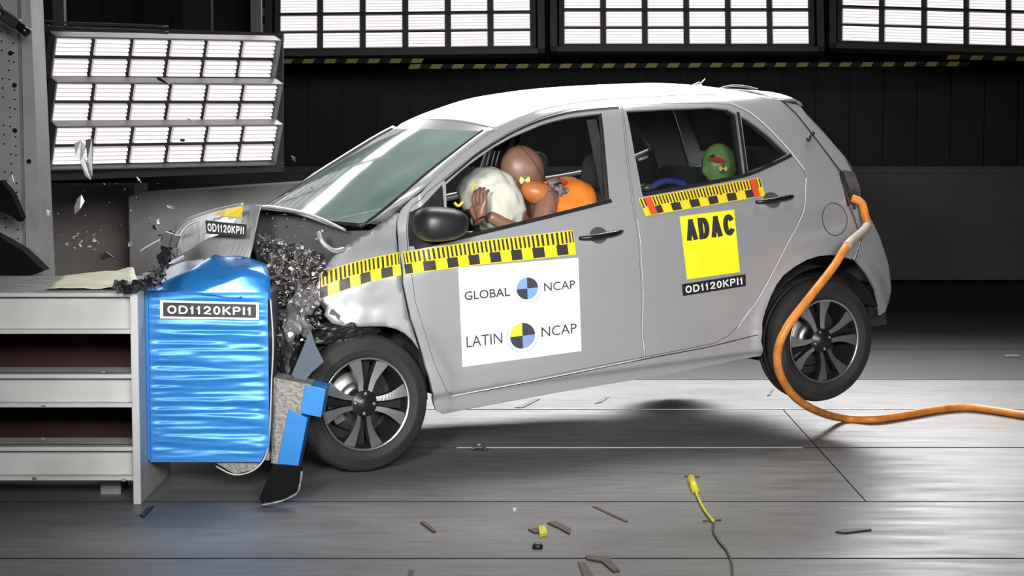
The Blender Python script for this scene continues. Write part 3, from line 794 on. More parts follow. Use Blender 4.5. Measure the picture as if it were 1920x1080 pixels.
# windscreen pillars (inner strip between rail and glass)
glass_px = [(680, 424), (713, 399), (757, 363), (800, 326), (850, 287), (880, 264), (905, 246)]
gl = [onv(*p, -v_) for p, v_ in zip(glass_px, (.655, .64, .605, .57, .54, .52, .50))]
rl = [rail[0], rail[0], rail[1], rail[2], rail[3], rail[4], rail[5]]
rl = [side(746, 397)+Vector((-.07, .02, -.05)), side(746, 397), side(790, 357), side(835, 316), side(878, 281), side(905, 260), side(930, 243)]
for sg in (-1, 1):
    mb = MB(); R1 = []; R2 = []; R3 = []
    for a, b in zip(gl, rl):
        a = Vector(a); b = Vector(b); m_ = (a+b)/2+Vector((-.006, -.012, .014))
        for L, p in ((R1, a), (R2, m_), (R3, b)): L.append(Vector((p.x, p.y*(-sg), p.z)))
    mb.grid([spline(R1, 3), spline(R2, 3), spline(R3, 3)]); o = mb.build('windscreen_pillar', M_paint, car); sm = o.modifiers.new('solid', 'SOLIDIFY'); sm.thickness = .01
# windscreen
rows = []; gs = spline([tuple(g) for g in gl], 4)
for i, g in enumerate(gs):
    row = []
    for k in range(21):
        s_ = -1+2*k/20; a = 1-s_*s_
        row.append(Vector((g.x-.10*a, -g.y*s_, g.z+.012*a)))
    rows.append(row)
mb = MB(); mb.grid(rows); ws = mb.build('windscreen', M_glass_w, car)
mb = MB()
for k_ in (0, 20): mb.tube([r[k_]+Vector((0, 0, .003)) for r in rows], .007, 6)
mb.tube([p+Vector((0, 0, .004)) for p in rows[0]], .010, 6); mb.build('windscreen_seal', M_black, ws)
mb = MB(); mb.grid([[p+Vector((0, 0, 0)) for p in rows[-1]], [Vector(p) for p in roofrow(rp[0], .045, .09)][::1][:21] if False else [Vector((rp[0].x-.09*(1-(-1+2*k/20)**2), -rp[0].y*(-1+2*k/20), rp[0].z+.045*(1-abs(-1+2*k/20)**2.4))) for k in range(21)]])
mb.build('roof_header', M_paint, car)
mb = MB(); pm = onv(897, 240, -.40); mb.ball(tuple(pm), (.03, .05, .02)); mb.build('sensor_pod', M_black, ws)

# tailgate: side return + rear skin
TG = [(1466, 190), (1500, 196), (1514, 214), (1548, 250), (1584, 292), (1600, 325), (1584, 340), (1574, 320), (1546, 282), (1513, 239), (1491, 212)]
tg = uw(TG)
for sg in (-1, 1): panel('tailgate_wing', offset_poly(tg, .002), [], M_paint, car, sg, off=-.004)
RE = [(1466, 190), (1500, 196), (1514, 214), (1548, 250), (1584, 292), (1602, 325), (1611, 365), (1627, 400), (1650, 445), (1666, 495), (1671, 545), (1660, 585)]
re = [side(*p) for p in RE]; rows = []
for g in spline([tuple(p) for p in re], 3):
    rows.append([Vector((g.x+.10*(1-s_*s_)*interp(g.z, [.3, .6, 1.0, 1.4], [1, 1, .7, .3]), -g.y*s_, g.z)) for s_ in [-1+2*k/20 for k in range(21)]])
mb = MB(); nb = len(rows); cut1 = 4*3; cut2 = 7*3
mb.grid(rows[:cut1+1]); mb.build('rear_window', M_gloss, car)
mb = MB(); mb.grid(rows[cut1:cut2+1]); mb.build('tailgate', M_paint, car)
mb = MB(); mb.grid(rows[cut2:]); mb.build('rear_bumper', M_paint, car)
BUM = [(1605, 372), (1612, 367), (1627, 400), (1650, 445), (1666, 495), (1671, 545), (1660, 585), (1650, 592), (1649, 571), (1642, 544), (1624, 513), (1604, 489), (1614, 451), (1607, 425), (1592, 385)]
bum = uw(BUM)
for sg in (-1, 1): panel('bumper_corner', offset_poly(bum, .002), [], M_paint, car, sg)
TL = [(1575, 318), (1601, 322), (1611, 350), (1613, 368), (1605, 372), (1592, 386), (1586, 362), (1580, 340)]
tl_ = uw(TL)
for sg in (-1, 1): panel('tail_lamp', tl_, [], M_tail, car, sg, off=.004)
mb = MB(); mb.tube(spline([side(1576, 320, .008), side(1584, 345, .008), side(1594, 372, .01), side(1600, 392, .01)], 4), .007, 6); mb.build('lamp_gasket', M_black, car)
# black clips on the rear pillar
mb = MB()
for px, py, r_ in ((1522, 250, .012), (1514, 261, .012), (1518, 256, .007)): mb.ball(tuple(side(px, py, .006)), r_, nu=10, nv=6)
mb.build('rubber_clip', M_black, car)
# thin seams (dark) on near side
mb = MB(); strip_decal(mb, [(1466, 189), (1491, 212), (1513, 239), (1546, 282), (1576, 322)], .006, .003, 0)
strip_decal(mb, [(1586, 372), (1607, 425), (1614, 451), (1603, 488)], .003, .003, 0)
mb.build('seam_line', M_black, car)
# fuel flap
c = side(1565, 411); mb = MB(); ring = [surf(c.x+.072*math.cos(a), c.z+.076*math.sin(a), .002) for a in [2*math.pi*k/40 for k in range(40)]]
mb.tube(ring, .0018, 5, closed=True); mb.build('fuel_flap', M_black, car)

# sill crease and inner sill
mb = MB(); strip_decal(mb, [(848, 744), (1000, 715), (1210, 673), (1330, 650), (1420, 628)], .004, .002, 0); mb.build('sill_crease', M_black, car)
# underbody, wheel housings, firewall, inner floor
mb = MB(); mb.span((.42, -.68, .27), (1.98, .68, .31)); mb.span((-.2, -.50, .3), (.45, .50, .36)); mb.span((1.95, -.52, .30), (2.75, .52, .40)); mb.span((2.70, -.62, .3), (2.80, .62, .5)); mb.build('floor_pan', M_under, car)
for u0, a0_, a1_ in ((0, -.02, 1.05), (WB, .12, 1.06)):
    for sg in (-1, 1):
        mb = MB(); an_ = [math.pi*(a0_+(a1_-a0_)*k/24) for k in range(25)]
        mb.grid([[Vector((u0+.345*math.cos(a), sg*v_, .29+.345*math.sin(a))) for v_ in (.50, .60, .70, .73)] for a in an_])
        mb.grid([[Vector((u0+r_*math.cos(a), sg*.50, .29+r_*math.sin(a))) for r_ in (.345, 0.001)] for a in an_])
        mb.build('wheel_housing', M_under, car)
mb = MB(); mb.box((.30, 0, .62), (.03, 1.34, .74)); mb.build('firewall', M_dark, car)

# wheels
def wheel(u0, sg, w0=.285, rot=0., steer=0., bright=True):
    """local frame: z points outward"""
    M = Matrix.Translation((u0, sg*.585, w0)) @ Matrix.Rotation(steer, 4, 'Z') @ Matrix(((1, 0, 0, 0), (0, 0, sg, 0), (0, 1, 0, 0), (0, 0, 0, 1)))
    root = bpy.data.objects.new('wheel', None); COL.objects.link(root); root.parent = car; root.matrix_local = M
    zf = .165
    ty = MB(); R0 = .2925
    prof = [(.186, -.01), (.200, -.015), (.225, -.012), (.262, .0), (.282, .018), (R0, .035), (R0, .06), (R0-.006, .0605), (R0-.006, .066), (R0, .0665), (R0, .09), (R0-.006, .0905), (R0-.006, .097), (R0, .0975), (R0, .122), (R0-.004, .138), (.282, .152), (.268, .163), (.262, .164), (.260, .1665), (.235, .171), (.232, .173), (.229, .171), (.212, .168), (.202, .163), (.197, .155), (.186, .15)]
    ty.lathe(prof, Matrix.Identity(4), 72); ty.build('tyre', M_tyre, root)
    rm = MB(); rm.lathe([(.196, .158), (.199, .163), (.194, .165), (.186, .155), (.178, .12), (.172, .05), (.17, 0)], Matrix.Identity(4), 60); ro = rm.build('rim', M_rimblack, root)
    rl_ = MB(); rl_.lathe([(.190, .160), (.1985, .1665), (.1955, .167), (.189, .163)], Matrix.Identity(4), 60); rl_.build('rim_lip', M_alloy, ro)
    # hub
    hb = MB(); hb.lathe([(.062, .09), (.062, .135), (.055, .145), (.034, .148), (.031, .153), (0, .155)], Matrix.Identity(4), 32); hb.build('hub', M_rimblack, root)
    for k in range(4):
        bl = MB(); a = rot+math.pi/4+k*math.pi/2; bl.lathe([(.009, .12), (.009, .150), (.006, .153), (0, .153)], Matrix.Translation((.042*math.cos(a), .042*math.sin(a), 0)), 8)
        bl.build('wheel_bolt', M_disc, root)
    for k in range(4):
        for s_ in (-1, 1):
            a0 = rot+k*math.pi/2; ai = a0+s_*math.radians(20); am = a0+s_*math.radians(36); ao = a0+s_*math.radians(27)
            # curved blade from hub to rim: centreline + width
            cl = spline([(.045*math.cos(ai), .045*math.sin(ai), .143), (.10*math.cos(a0+s_*.50), .10*math.sin(a0+s_*.50), .150), (.15*math.cos(ao), .15*math.sin(ao), .156), (.192*math.cos(a0+s_*.44), .192*math.sin(a0+s_*.44), .160)], 4)
            sp = MB(); rows = [[], [], [], []]
            n = len(cl)
            for i, p in enumerate(cl):
                t = (cl[min(i+1, n-1)]-cl[max(i-1, 0)]).normalized(); nn = Vector((-t.y, t.x, 0)); wd_ = interp(i/(n-1), [0, .5, 1], [.010, .017, .030])
                rows[0].append(p-nn*wd_+Vector((0, 0, -.030))); rows[1].append(p-nn*wd_*.92); rows[2].append(p+nn*wd_*.92+Vector((0, 0, -.004))); rows[3].append(p+nn*wd_+Vector((0, 0, -.030)))
            sp.grid(rows[0:2], 1, False); sp.grid(rows[1:3], 0, False); sp.grid(rows[2:4], 1, False)
            sp.build('spoke', [M_alloy, M_rimblack], root)
        # black wedge between pairs
        a0 = rot+k*math.pi/2+math.pi/4; wd2 = MB()
        wd2.prism([(.05*math.cos(a0-.3), .05*math.sin(a0-.3), .10), (.19*math.cos(a0-.12), .19*math.sin(a0-.12), .115), (.19*math.cos(a0+.12), .19*math.sin(a0+.12), .115), (.05*math.cos(a0+.3), .05*math.sin(a0+.3), .10)], (0, 0, -.02))
        wd2.build('dark_spoke', M_rimblack, root)
    dc = MB(); dc.lathe([(.05, .045), (.128, .045), (.130, .040), (.128, .035), (.05, .035)], Matrix.Identity(4), 40); dc.lathe([(.05, .07), (.075, .07), (.08, .045)], Matrix.Identity(4), 30); dc.build('brake_disc', M_disc, root)
    cp = MB(); cp.box((-.10, -.04, .055), (.05, .09, .045), Matrix.Rotation(.4, 3, 'Z')); bevel(cp.build('brake_caliper', M_shard_g, root), .006)
    bk = MB(); bk.lathe([(0, .01), (.17, .01)], Matrix.Identity(4), 40); bk.build('back_plate', M_under, root)
    return root
wheel(0, -1, .281, math.radians(37), 0.0)
wheel(WB, -1, .285, math.radians(60))
wheel(0, 1, .285, .3); wheel(WB, 1, .285, .2)

# mirror
mp = [(766, 462), (766, 398), (828, 346), (837, 448)]
mir = panel('door_mirror', uw(mp), [], M_black, car, -1, off=.006)
mb = MB(); c = side(824, 425); cc = c+Vector((-.04, -.105, .005))
cc = onv(826, 420, c.y-.10)
def mf(p):
    x = p.x*(1+.0*p.z); z = p.z*(1-.18*p.x if True else 1)
    s_ = lambda v: math.copysign(abs(v)**.75, v)
    return Vector((s_(x), s_(p.y), s_(z)))
mb.ball(tuple(cc), (.115, .095, .072), Matrix.Rotation(.06, 3, 'Y'), 28, 18, fn=mf); mb.build('mirror_housing', M_black, mir)
mb = MB(); mb.tube([c+Vector((-.03, .02, -.03)), cc+Vector((-.02, .03, -.04))], .03, 10); mb.build('mirror_arm', M_black, mir)
# door handles
def handle(l, door, bowl):
    mb = MB(); c0 = side(*bowl); rows = []
    n = 14
    for i in range(6):
        r_ = i/5; rows.append([surf(c0.x+.045*r_*math.cos(a), c0.z+.036*r_*math.sin(a), .0025-.0*(1-r_)) for a in [2*math.pi*k/20 for k in range(21)]])
    mb.grid(rows); mb.build('handle_recess', mat('handle_bowl_paint', (.36, .36, .37), .25, .8), door)
    mb = MB(); pts = spline([side(*l[0], .008), side(*l[1], .030), side(*l[2], .030), side(*l[3], .026), side(*l[4], .006)], 4)
    n = len(pts); mb.tube(pts, [.006+.007*math.sin(math.pi*min(1, (i+.5)/(n-1)))**.6 for i in range(n)], 10); mb.ball(tuple(side(*l[3], .012)), (.022, .016, .013)); mb.build('door_handle', M_gloss, door)
handle([(1084, 447), (1105, 444), (1130, 440), (1152, 436), (1166, 433)], near_fd, (1122, 441))
handle([(1415, 379), (1435, 376), (1460, 372), (1476, 369), (1486, 368)], near_rd, (1447, 375))

def edge_highlight(l, par, r_=.0018):  # thin pale tubes standing in for the highlight along panel edges
    mb = MB(); P2 = spline(uw(l), 5); mb.tube([surf(p[0], p[1], .001) for p in P2], r_, 5); mb.build('edge_highlight', M_edge_hl, par)
M_edge_hl = mat('pale_edge_highlight', (.80, .80, .82), .3)
edge_highlight([(1511, 335), (1509, 385), (1495, 423), (1480, 450), (1453, 503), (1419, 564), (1384, 614)], near_rd)
edge_highlight([(1372, 194), (1402, 208), (1427, 227), (1452, 251), (1484, 286), (1509, 319)], near_rd)
edge_highlight([(1194, 410), (1202, 480), (1206, 560), (1208, 668)], near_rd, .0012)
edge_highlight([(846, 743), (1000, 714), (1208, 672)], near_fd)
edge_highlight([(1613, 452), (1607, 470), (1602, 486)], car)
# ---- measuring tapes
def tape(a0, a1, b0, b1, blocks, parent, reds=(), dens=2.5):
    """a: upper edge px points start/end lists, b: lower edge"""
    mb = MB(); up = spline(a0, 8) if len(a0) > 2 else [Vector(a0[0]).lerp(Vector(a0[1]), k/16) for k in range(17)]
    lo_ = spline(b0, 8) if len(b0) > 2 else [Vector(b0[0]).lerp(Vector(b0[1]), k/16) for k in range(17)]
    def pt(s, t, off):
        i = s*(len(up)-1); k = min(int(i), len(up)-2); u_ = up[k].lerp(up[k+1], i-k); i2 = s*(len(lo_)-1); k2 = min(int(i2), len(lo_)-2); l_ = lo_[k2].lerp(lo_[k2+1], i2-k2)
        p = l_.lerp(u_, t); q_ = side(p.x, p.y); 
        q0 = surf(q_.x, q_.z, off+.001)
        if parent is wingref: q0, _ = crump(q0, None)
        return q0
    n = blocks*8
    rows = [[pt(k/n, t, .001) for k in range(n+1)] for t in (0, .25, .5, .75, 1)]
    mb.grid(rows, 0)
    for k in range(blocks):
        if k % 2 == a1:
            s0, s1 = k/blocks, (k+1)/blocks
            mb.grid([[pt(s0+(s1-s0)*j/4, t, .003) for j in range(5)] for t in (.04, .24, .46)], 1)
    nt_ = int(blocks*dens)
    for k in range(nt_):
        s0 = (k+.25)/nt_; s1 = (k+.72)/nt_; tt = .50 if k % 5 else .44
        mb.grid([[pt(s, t, .003) for s in (s0, s1)] for t in (tt, .75, .97)], 1)
    for s0, s1 in reds: mb.grid([[pt(s0+(s1-s0)*j/3, t, .0035) for j in range(4)] for t in (.02, .5, .98)], 2)
    return mb
wingref = object()
b_ = tape([(598, 514), (648, 496), (698, 483), (748, 473)], 0, [(598, 562), (650, 543), (701, 527), (752, 516)], None, 8, wingref)
tp_ = b_.build('measuring_tape', [M_yellow, M_tick, M_redtape], car)
b_ = tape([(753, 473), (833, 461), (913, 450), (993, 441), (1074, 431)], 0, [(760, 515), (840, 504), (920, 494), (1000, 486), (1080, 477)], None, 16, near_fd)
b_.build('measuring_tape', [M_yellow, M_tick, M_redtape], near_fd)
b_ = tape([(1197, 372), (1425, 333)], 1, [(1210, 405), (1434, 367)], None, 13, near_rd, ((.045, .10), (.91, .96)), 3)
b_.build('measuring_tape', [M_yellow, M_tick, M_redtape], near_rd)
# ---- stickers
def sf(q_): return lambda s, t, o_=0.: (lambda p: surf(p.x, p.z, .002+o_))(side(*bil(q_, s, t)[:2]))
def sheet(mb, fn, nx=12, ny=12, o_=0., mi=0): mb.grid([[fn(i/nx, j/ny, o_) for i in range(nx+1)] for j in range(ny+1)], mi)
def disc(mb, fn, c, r, asp, a0, a1, o_, mi, r0=0., n=16):
    rows = []
    for rr in ([r0, r0+(r-r0)*.5, r]): rows.append([fn(c[0]+rr*math.cos(a0+(a1-a0)*k/n), c[1]+rr*asp*math.sin(a0+(a1-a0)*k/n), o_) for k in range(n+1)])
    mb.grid(rows, mi)
q1 = [(867, 688), (1090, 658), (1084, 483), (859, 502)]; fn = sf([Vector((*p, 0)) for p in q1])
mb = MB(); sheet(mb, fn); st = mb.build('door_sticker', M_white, near_fd); st['label'] = 'white sticker with two round target logos'
def word(txt, box, bo_):
    mb = MB(); put_text(mb, txt, lambda s, t: fn(s, t, .0015), box, 0, bo_); mb.build('lettering', M_ink, st)
for a_ in (('GLOBAL', (.04, .665, .42, .755), .012), ('NCAP', (.705, .675, .965, .765), .004), ('LATIN', (.04, .19, .34, .30), 0), ('NCAP', (.67, .20, .965, .305), 0)): word(*a_)
asp = 225/178
hp = math.pi/2
for (c, rr, cols, ring) in (((.565, .725), .090, (1, 0, 1, 0), (3, 3)), ((.51, .24), .105, (2, 0, 4, 0), (5, 3))):
    mb = MB()
    # quadrants: TL, TR, BR, BL  (TL blue/yellow, TR dark, BR blue, BL dark)
    qs = {'TR': (0, hp), 'TL': (hp, math.pi), 'BL': (math.pi, 3*hp), 'BR': (3*hp, 4*hp)}
    if ring[0] == 3: cm = {'TL': 1, 'TR': 0, 'BR': 1, 'BL': 0}
    else: cm = {'TL': 2, 'TR': 0, 'BR': 4, 'BL': 0}
    for k, (a0, a1) in qs.items(): disc(mb, fn, c, rr, asp, a0, a1, .0015, cm[k])
    disc(mb, fn, c, rr*1.32, asp, math.radians(150), math.radians(330), .0015, 3, rr*1.18, 24)
    disc(mb, fn, c, rr*1.32, asp, math.radians(-20), math.radians(140), .0015, ring[0], rr*1.22, 24)
    mb.build('round_logo', [M_ink, M_blueink, M_inky, M_palein, mat('slate_blue_ink', (.25, .33, .62), .5), M_paley], st)
q2 = [(1288, 524), (1387, 510), (1376, 393), (1274, 406)]; fn2 = sf([Vector((*p, 0)) for p in q2])
mb = MB(); sheet(mb, fn2); st = mb.build('door_sticker', M_adac, near_rd); st['label'] = 'bright yellow square sticker with black letters'
mb = MB(); [mb.add([fn2(.08+x*.89, .60+y*.34, .0022) for x, y in q_], [(0, 1, 2, 3)], 0) for q_ in stroke_text('ADAC', 2.1, .21, .10)]; mb.build('lettering', M_tick, st)
q3 = [(1280, 555), (1398, 536), (1397, 514), (1278, 533)]; fn3 = sf([Vector((*p, 0)) for p in q3])
label_plate('label_plate', near_rd, fn3, CODE, border=False)

# ---- crushed front
def loc_at(px, py, d): return CI @ aty(px, py, d)
mb = MB()
near = [loc_at(646, 432, 8.34), loc_at(600, 412, 8.28), loc_at(555, 397, 8.22), loc_at(487, 386, 8.12)]
far = [loc_at(536, 388, 9.3), loc_at(505, 385, 9.15), loc_at(460, 385, 9.0), loc_at(400, 398, 8.9)]
rows = [[n_.lerp(f_, k/8)+Vector((0, 0, .006*noise.noise(Vector((i*1.3, k*.9, 0))))) for k in range(9)] for i, (n_, f_) in enumerate(zip(near, far))]
mb.grid(rows)
top2 = [loc_at(487, 386, 8.12), loc_at(455, 384, 8.3), loc_at(400, 397, 8.5), loc_at(350, 416, 8.6), loc_at(328, 436, 8.6), loc_at(300, 470, 8.5)]
mid2 = [loc_at(478, 432, 7.98), loc_at(456, 432, 8.02), loc_at(395, 445, 8.05), loc_at(360, 465, 8.1), loc_at(335, 480, 8.15), loc_at(318, 500, 8.2)]
bot2 = [loc_at(468, 484, 7.93), loc_at(440, 478, 7.95), loc_at(400, 482, 7.95), loc_at(372, 500, 7.98), loc_at(350, 512, 8.0), loc_at(310, 528, 8.05)]
G = [spline(top2, 4), spline(mid2, 4), spline(bot2, 4)]
G2 = [G[0], [a.lerp(b, .5) for a, b in zip(G[0], G[1])], G[1], [a.lerp(b, .5) for a, b in zip(G[1], G[2])], G[2]]
G2 = [[p+Vector((0, 1, 0))*.012*noise.noise(p*14) for p in r] for r in G2]
mb.grid(G2, 0, False)
hood = mb.build('bonnet', M_paint, car); sm = hood.modifiers.new('solid', 'SOLIDIFY'); sm.thickness = .006
q4 = [loc_at(387, 438, 7.93), loc_at(461, 444, 7.90), loc_at(463, 421, 7.92), loc_at(385, 413, 7.95)]
nv = Vector((CI.to_3x3() @ Vector((0, -1, 0))))
label_plate('label_plate', hood, lambda s, t, o_=0.: bil(q4, s, t)+nv*(o_*1.5), CODE, border=False)
mb = MB(); mb.add([loc_at(*p) for p in ((398, 402, 8.16), (425, 391, 8.1), (456, 386, 8.04), (453, 408, 7.94), (420, 406, 8.0))], [(0, 1, 2, 3, 4)]); mb.build('yellow_marker', M_yellow, hood)
mb = MB(); mb.tube(spline([loc_at(262, 471, 8.3), loc_at(285, 457, 8.3), loc_at(309, 445, 8.3)], 4), .006, 6)
mb.tube(spline([loc_at(330, 428, 8.5), loc_at(350, 412, 8.45), loc_at(400, 395, 8.4), loc_at(455, 383, 8.25)], 5), .006, 6)
mb.tube(spline([loc_at(335, 445, 8.3), loc_at(348, 425, 8.3), loc_at(372, 412, 8.3)], 5), .006, 6)
mb.tube(spline([loc_at(490, 386, 8.1), loc_at(555, 396, 8.2), loc_at(600, 410, 8.26), loc_at(648, 432, 8.3)], 5), .006, 6)
mb.build('bonnet_edge', M_paint, hood)
mb = MB(); mb.tube(spline([loc_at(597, 436, 8.2), loc_at(602, 450, 8.18), (loc_at(612, 462, 8.18)), loc_at(628, 470, 8.2), loc_at(645, 466, 8.25)], 5), [.010]*20+[.008], 8); mb.build('bent_flange', M_paint, hood)
# dark inner sheet under bonnet
mb = MB(); mb.prism([loc_at(*p, 8.40) for p in ((487, 388), (555, 399), (600, 413), (650, 434), (700, 432), (660, 470), (630, 520), (600, 640), (520, 640), (500, 560), (478, 470), (478, 440))], nv*(-.03)); mb.build('inner_wing', mat('charcoal_panel', (.030, .030, .033), .6, .2), car)
mb = MB(); mb.prism([loc_at(*p, 7.98) for p in ((268, 520), (340, 492), (395, 484), (372, 512), (330, 535), (280, 545))], nv*(-.03)); mb.build('front_panel', mat('pale_bent_panel', (.38, .40, .45), .35, .5), car)
mb = MB(); mb.tube([loc_at(268, 516, 7.95), loc_at(345, 482, 7.95)], .008, 6); mb.build('bent_flange', M_shard_w, car)
# crumpled engine bay fragments
rnd = random.Random(11)
def shard(mb, c, s, mi=0, rnd=rnd):
    R_ = Matrix.Rotation(rnd.random()*6.3, 3, Vector((rnd.uniform(-1, 1), rnd.uniform(-1, 1), rnd.uniform(-1, 1))).normalized())
    n = rnd.choice((3, 4, 4, 5)); pts = []
    for k in range(n):
        a = 2*math.pi*(k+rnd.uniform(-.3, .3))/n; r_ = s*rnd.uniform(.4, 1.1); pts.append(Vector((r_*math.cos(a), r_*math.sin(a)*rnd.uniform(.3, 1), s*.25*rnd.uniform(-1, 1))))
    b = Vector(c); mb.prism([b+R_ @ p for p in pts], R_ @ Vector((0, 0, s*.14)), mi)
poly = [(485, 440), (520, 450), (560, 455), (600, 475), (618, 505), (590, 530), (590, 560), (606, 590), (590, 620), (560, 650), (520, 640), (508, 590), (508, 530), (500, 490), (478, 470)]
for name, m_, n_, s0, s1, dn in (('dark_fragments', M_shard_d, 90, .010, .03, 8.06), ('grey_fragments', M_shard_g, 560, .006, .022, 7.98), ('pale_fragments', M_shard_w, 420, .004, .014, 7.96), ('brown_fragments', M_shard_b, 220, .005, .016, 7.98)):
    mb = MB(); k = 0
    while k < n_:
        px, py = rnd.uniform(478, 620), rnd.uniform(400, 650)
        if not inpoly(px, py, poly) and not (name != 'grey_fragments' and py < 455 and px > 490 and rnd.random() < .08): continue
        shard(mb, loc_at(px, py, rnd.uniform(dn, 8.25)), s0+(s1-s0)*rnd.random()**2); k += 1
    tag(mb.build(name, m_, car), kind='stuff')
M_mesh = mat('crumpled_grey_metal', (.16, .145, .135), .5, .4, (.03, .028, .026), 22)
# bent foil like lumps: headlamp and tank
def lump(name, c, r, m_, amp=.35, fr=9, parent=car, seed=0.):
    me = bpy.data.meshes.new(name); bm = bmesh.new(); bmesh.ops.create_icosphere(bm, subdivisions=4, radius=1)
    for v in bm.verts:
        n = noise.noise(v.co*1.6+Vector((seed, 0, 0)))+.5*noise.noise(v.co*4+Vector((0, seed, 0))); f_ = 1+amp*n
        v.co = Vector((v.co.x*r[0]*f_, v.co.y*r[1]*f_, v.co.z*r[2]*f_))
    bm.to_mesh(me); bm.free(); o = link(name, me, m_, parent); o.location = c; return o
lump('broken_headlamp', loc_at(551, 600, 8.02), (.062, .04, .07), mat('clouded_lamp_plastic', (.34, .34, .33), .25, .5, (.08, .08, .08), 9), .75, seed=3)
lump('crumpled_fitting', loc_at(575, 560, 8.05), (.05, .05, .05), M_shard_g, .7, seed=5)
lump('crumpled_fitting', loc_at(530, 640, 8.08), (.05, .08, .12), M_shard_d, .4, seed=8)
lump('crumpled_fitting', loc_at(562, 508, 8.27), (.11, .07, .10), M_mesh, .4, seed=9)
lump('crumpled_fitting', loc_at(530, 555, 8.3), (.10, .08, .16), M_mesh, .4, seed=12)
lump('torn_liner', loc_at(640, 625, 8.2), (.13, .05, .05), M_black, .5, seed=2)
lump('torn_liner', loc_at(535, 680, 8.05), (.06, .06, .10), M_black, .4, seed=6)
mb = MB(); mb.prism([loc_at(*p, 7.50) for p in ((512, 872), (566, 876), (560, 925), (545, 932), (492, 946), (486, 935))], nv*(-.03)); mb.build('torn_liner', M_matte, car)
mb = MB(); rn2 = random.Random(5)
pth = spline([loc_at(566, 884, 7.46), loc_at(563, 905, 7.46), loc_at(556, 925, 7.46), loc_at(525, 940, 7.46), loc_at(490, 947, 7.46)], 6); mb.tube(pth, [.004+.003*rn2.random() for _ in pth], 5); mb.build('torn_edge', M_shard_g, car)

# ---- roof fittings
c = Vector(rows[0][0])
mb = MB(); a = onv(1311, 163, -.05); mb.tube([a, a+Vector((.0, 0, .012))], [.022, .012], 10); mb.tube([a+Vector((0, 0, .01)), onv(1322, 148, -.05)], .0035, 6); mb.tube([onv(1296, 161, -.05), onv(1312, 154, -.05)], .004, 6); mb.build('roof_antenna', M_shard_w, car)
mb = MB(); mb.tube(spline([onv(1350, 166, .0), onv(1370, 161, .0), onv(1395, 162, .0), onv(1420, 168, .0)], 5), .006, 6); mb.build('roof_cable', M_shard_g, car)

# ---- interior
def seat(u, v, name):
    mb = MB(); R_ = Matrix.Rotation(.25, 3, 'Y')
    mb.box((u-.02, v, .42), (.50, .48, .16), Matrix.Rotation(-.12, 3, 'Y')); mb.box((u+.27, v, .76), (.14, .48, .62), R_); mb.box((u+.37, v, 1.14), (.10, .26, .17), R_)
    o = mb.build(name, M_seat, car); bevel(o, .05, 4)
    return o
seat(1.02, -.36, 'front_seat'); seat(1.02, .36, 'front_seat')
mb = MB(); mb.box((1.86, 0, .46), (.46, 1.16, .18)); mb.box((2.24, 0, .80), (.13, 1.16, .58), Matrix.Rotation(.25, 3, 'Y')); bevel(mb.build('rear_bench', M_seat, car), .05, 4)
mb = MB(); rows = []
for k in range(9):
    t = k/8; rows.append([Vector((.28+.33*math.sin(t*1.6), v_, .80+.17*math.cos(t*2.2)-.0)) for v_ in (-.62, -.3, 0, .3, .62)])
mb.grid(rows); mb.build('dashboard', M_dark, car)
mb = MB(); ctr = Vector((.62, -.36, .86)); Rw = Matrix.Rotation(-1.05, 3, 'Y')
mb.tube([ctr+Rw @ Vector((.175*math.cos(a), .175*math.sin(a), 0)) for a in [2*math.pi*k/32 for k in range(32)]], .015, 8, closed=True)
mb.tube([ctr, (.40, -.36, .74)], .03, 8)
for a in (0, 2.2, -2.2): mb.tube([ctr, ctr+Rw @ Vector((.175*math.cos(a), .175*math.sin(a), 0))], .014, 6)
mb.build('steering_wheel', M_black, car)
# inflated airbag
def pil(p):
    return Vector((math.copysign(abs(p.x)**.8, p.x), p.y, math.copysign(abs(p.z)**.8, p.z)))
bc = onv(922, 378, -.36)
me = bpy.data.meshes.new('airbag'); bm = bmesh.new(); bmesh.ops.create_icosphere(bm, subdivisions=5, radius=1)
Rb = Matrix.Rotation(-.38, 3, 'Y')
for v in bm.verts:
    p = v.co.copy(); w_ = 1+.07*noise.noise(p*3)+.035*abs(noise.noise(p*7)); p = Vector((math.copysign(abs(p.x)**.85, p.x)*.118, math.copysign(abs(p.y)**.9, p.y)*.19, math.copysign(abs(p.z)**.8, p.z)*.155))*w_
    v.co = Rb @ p
for f_ in bm.faces: f_.smooth = True
bm.to_mesh(me); bm.free(); o = link('airbag', me, M_bag, car); o.location = bc
mb = MB(); mb.tube(spline([onv(884, 358, -.60), onv(890, 345, -.61), onv(896, 352, -.61)], 4), .004, 5); mb.build('airbag_tag', M_yellow, car)
# far pillar belt and small silver trim
mb = MB()
for px in (912, 921, 929): mb.tube([onv(px, 311, .1), onv(px+7, 283, .1)], .004, 6)
mb.build('headrest_rod', M_shard_w, car)
mb = MB(); mb.tube([onv(1196, 300, -.40), onv(1214, 294, -.40)], .009, 6); mb.build('belt_buckle', M_shard_w, car)
mb = MB(); a, b = onv(1100, 225, -.52), onv(1130, 375, -.55); mb.prism([a, a+Vector((.05, 0, 0)), b+Vector((.05, 0, 0)), b], (0, .004, 0)); mb.build('seat_belt', M_seat, car)

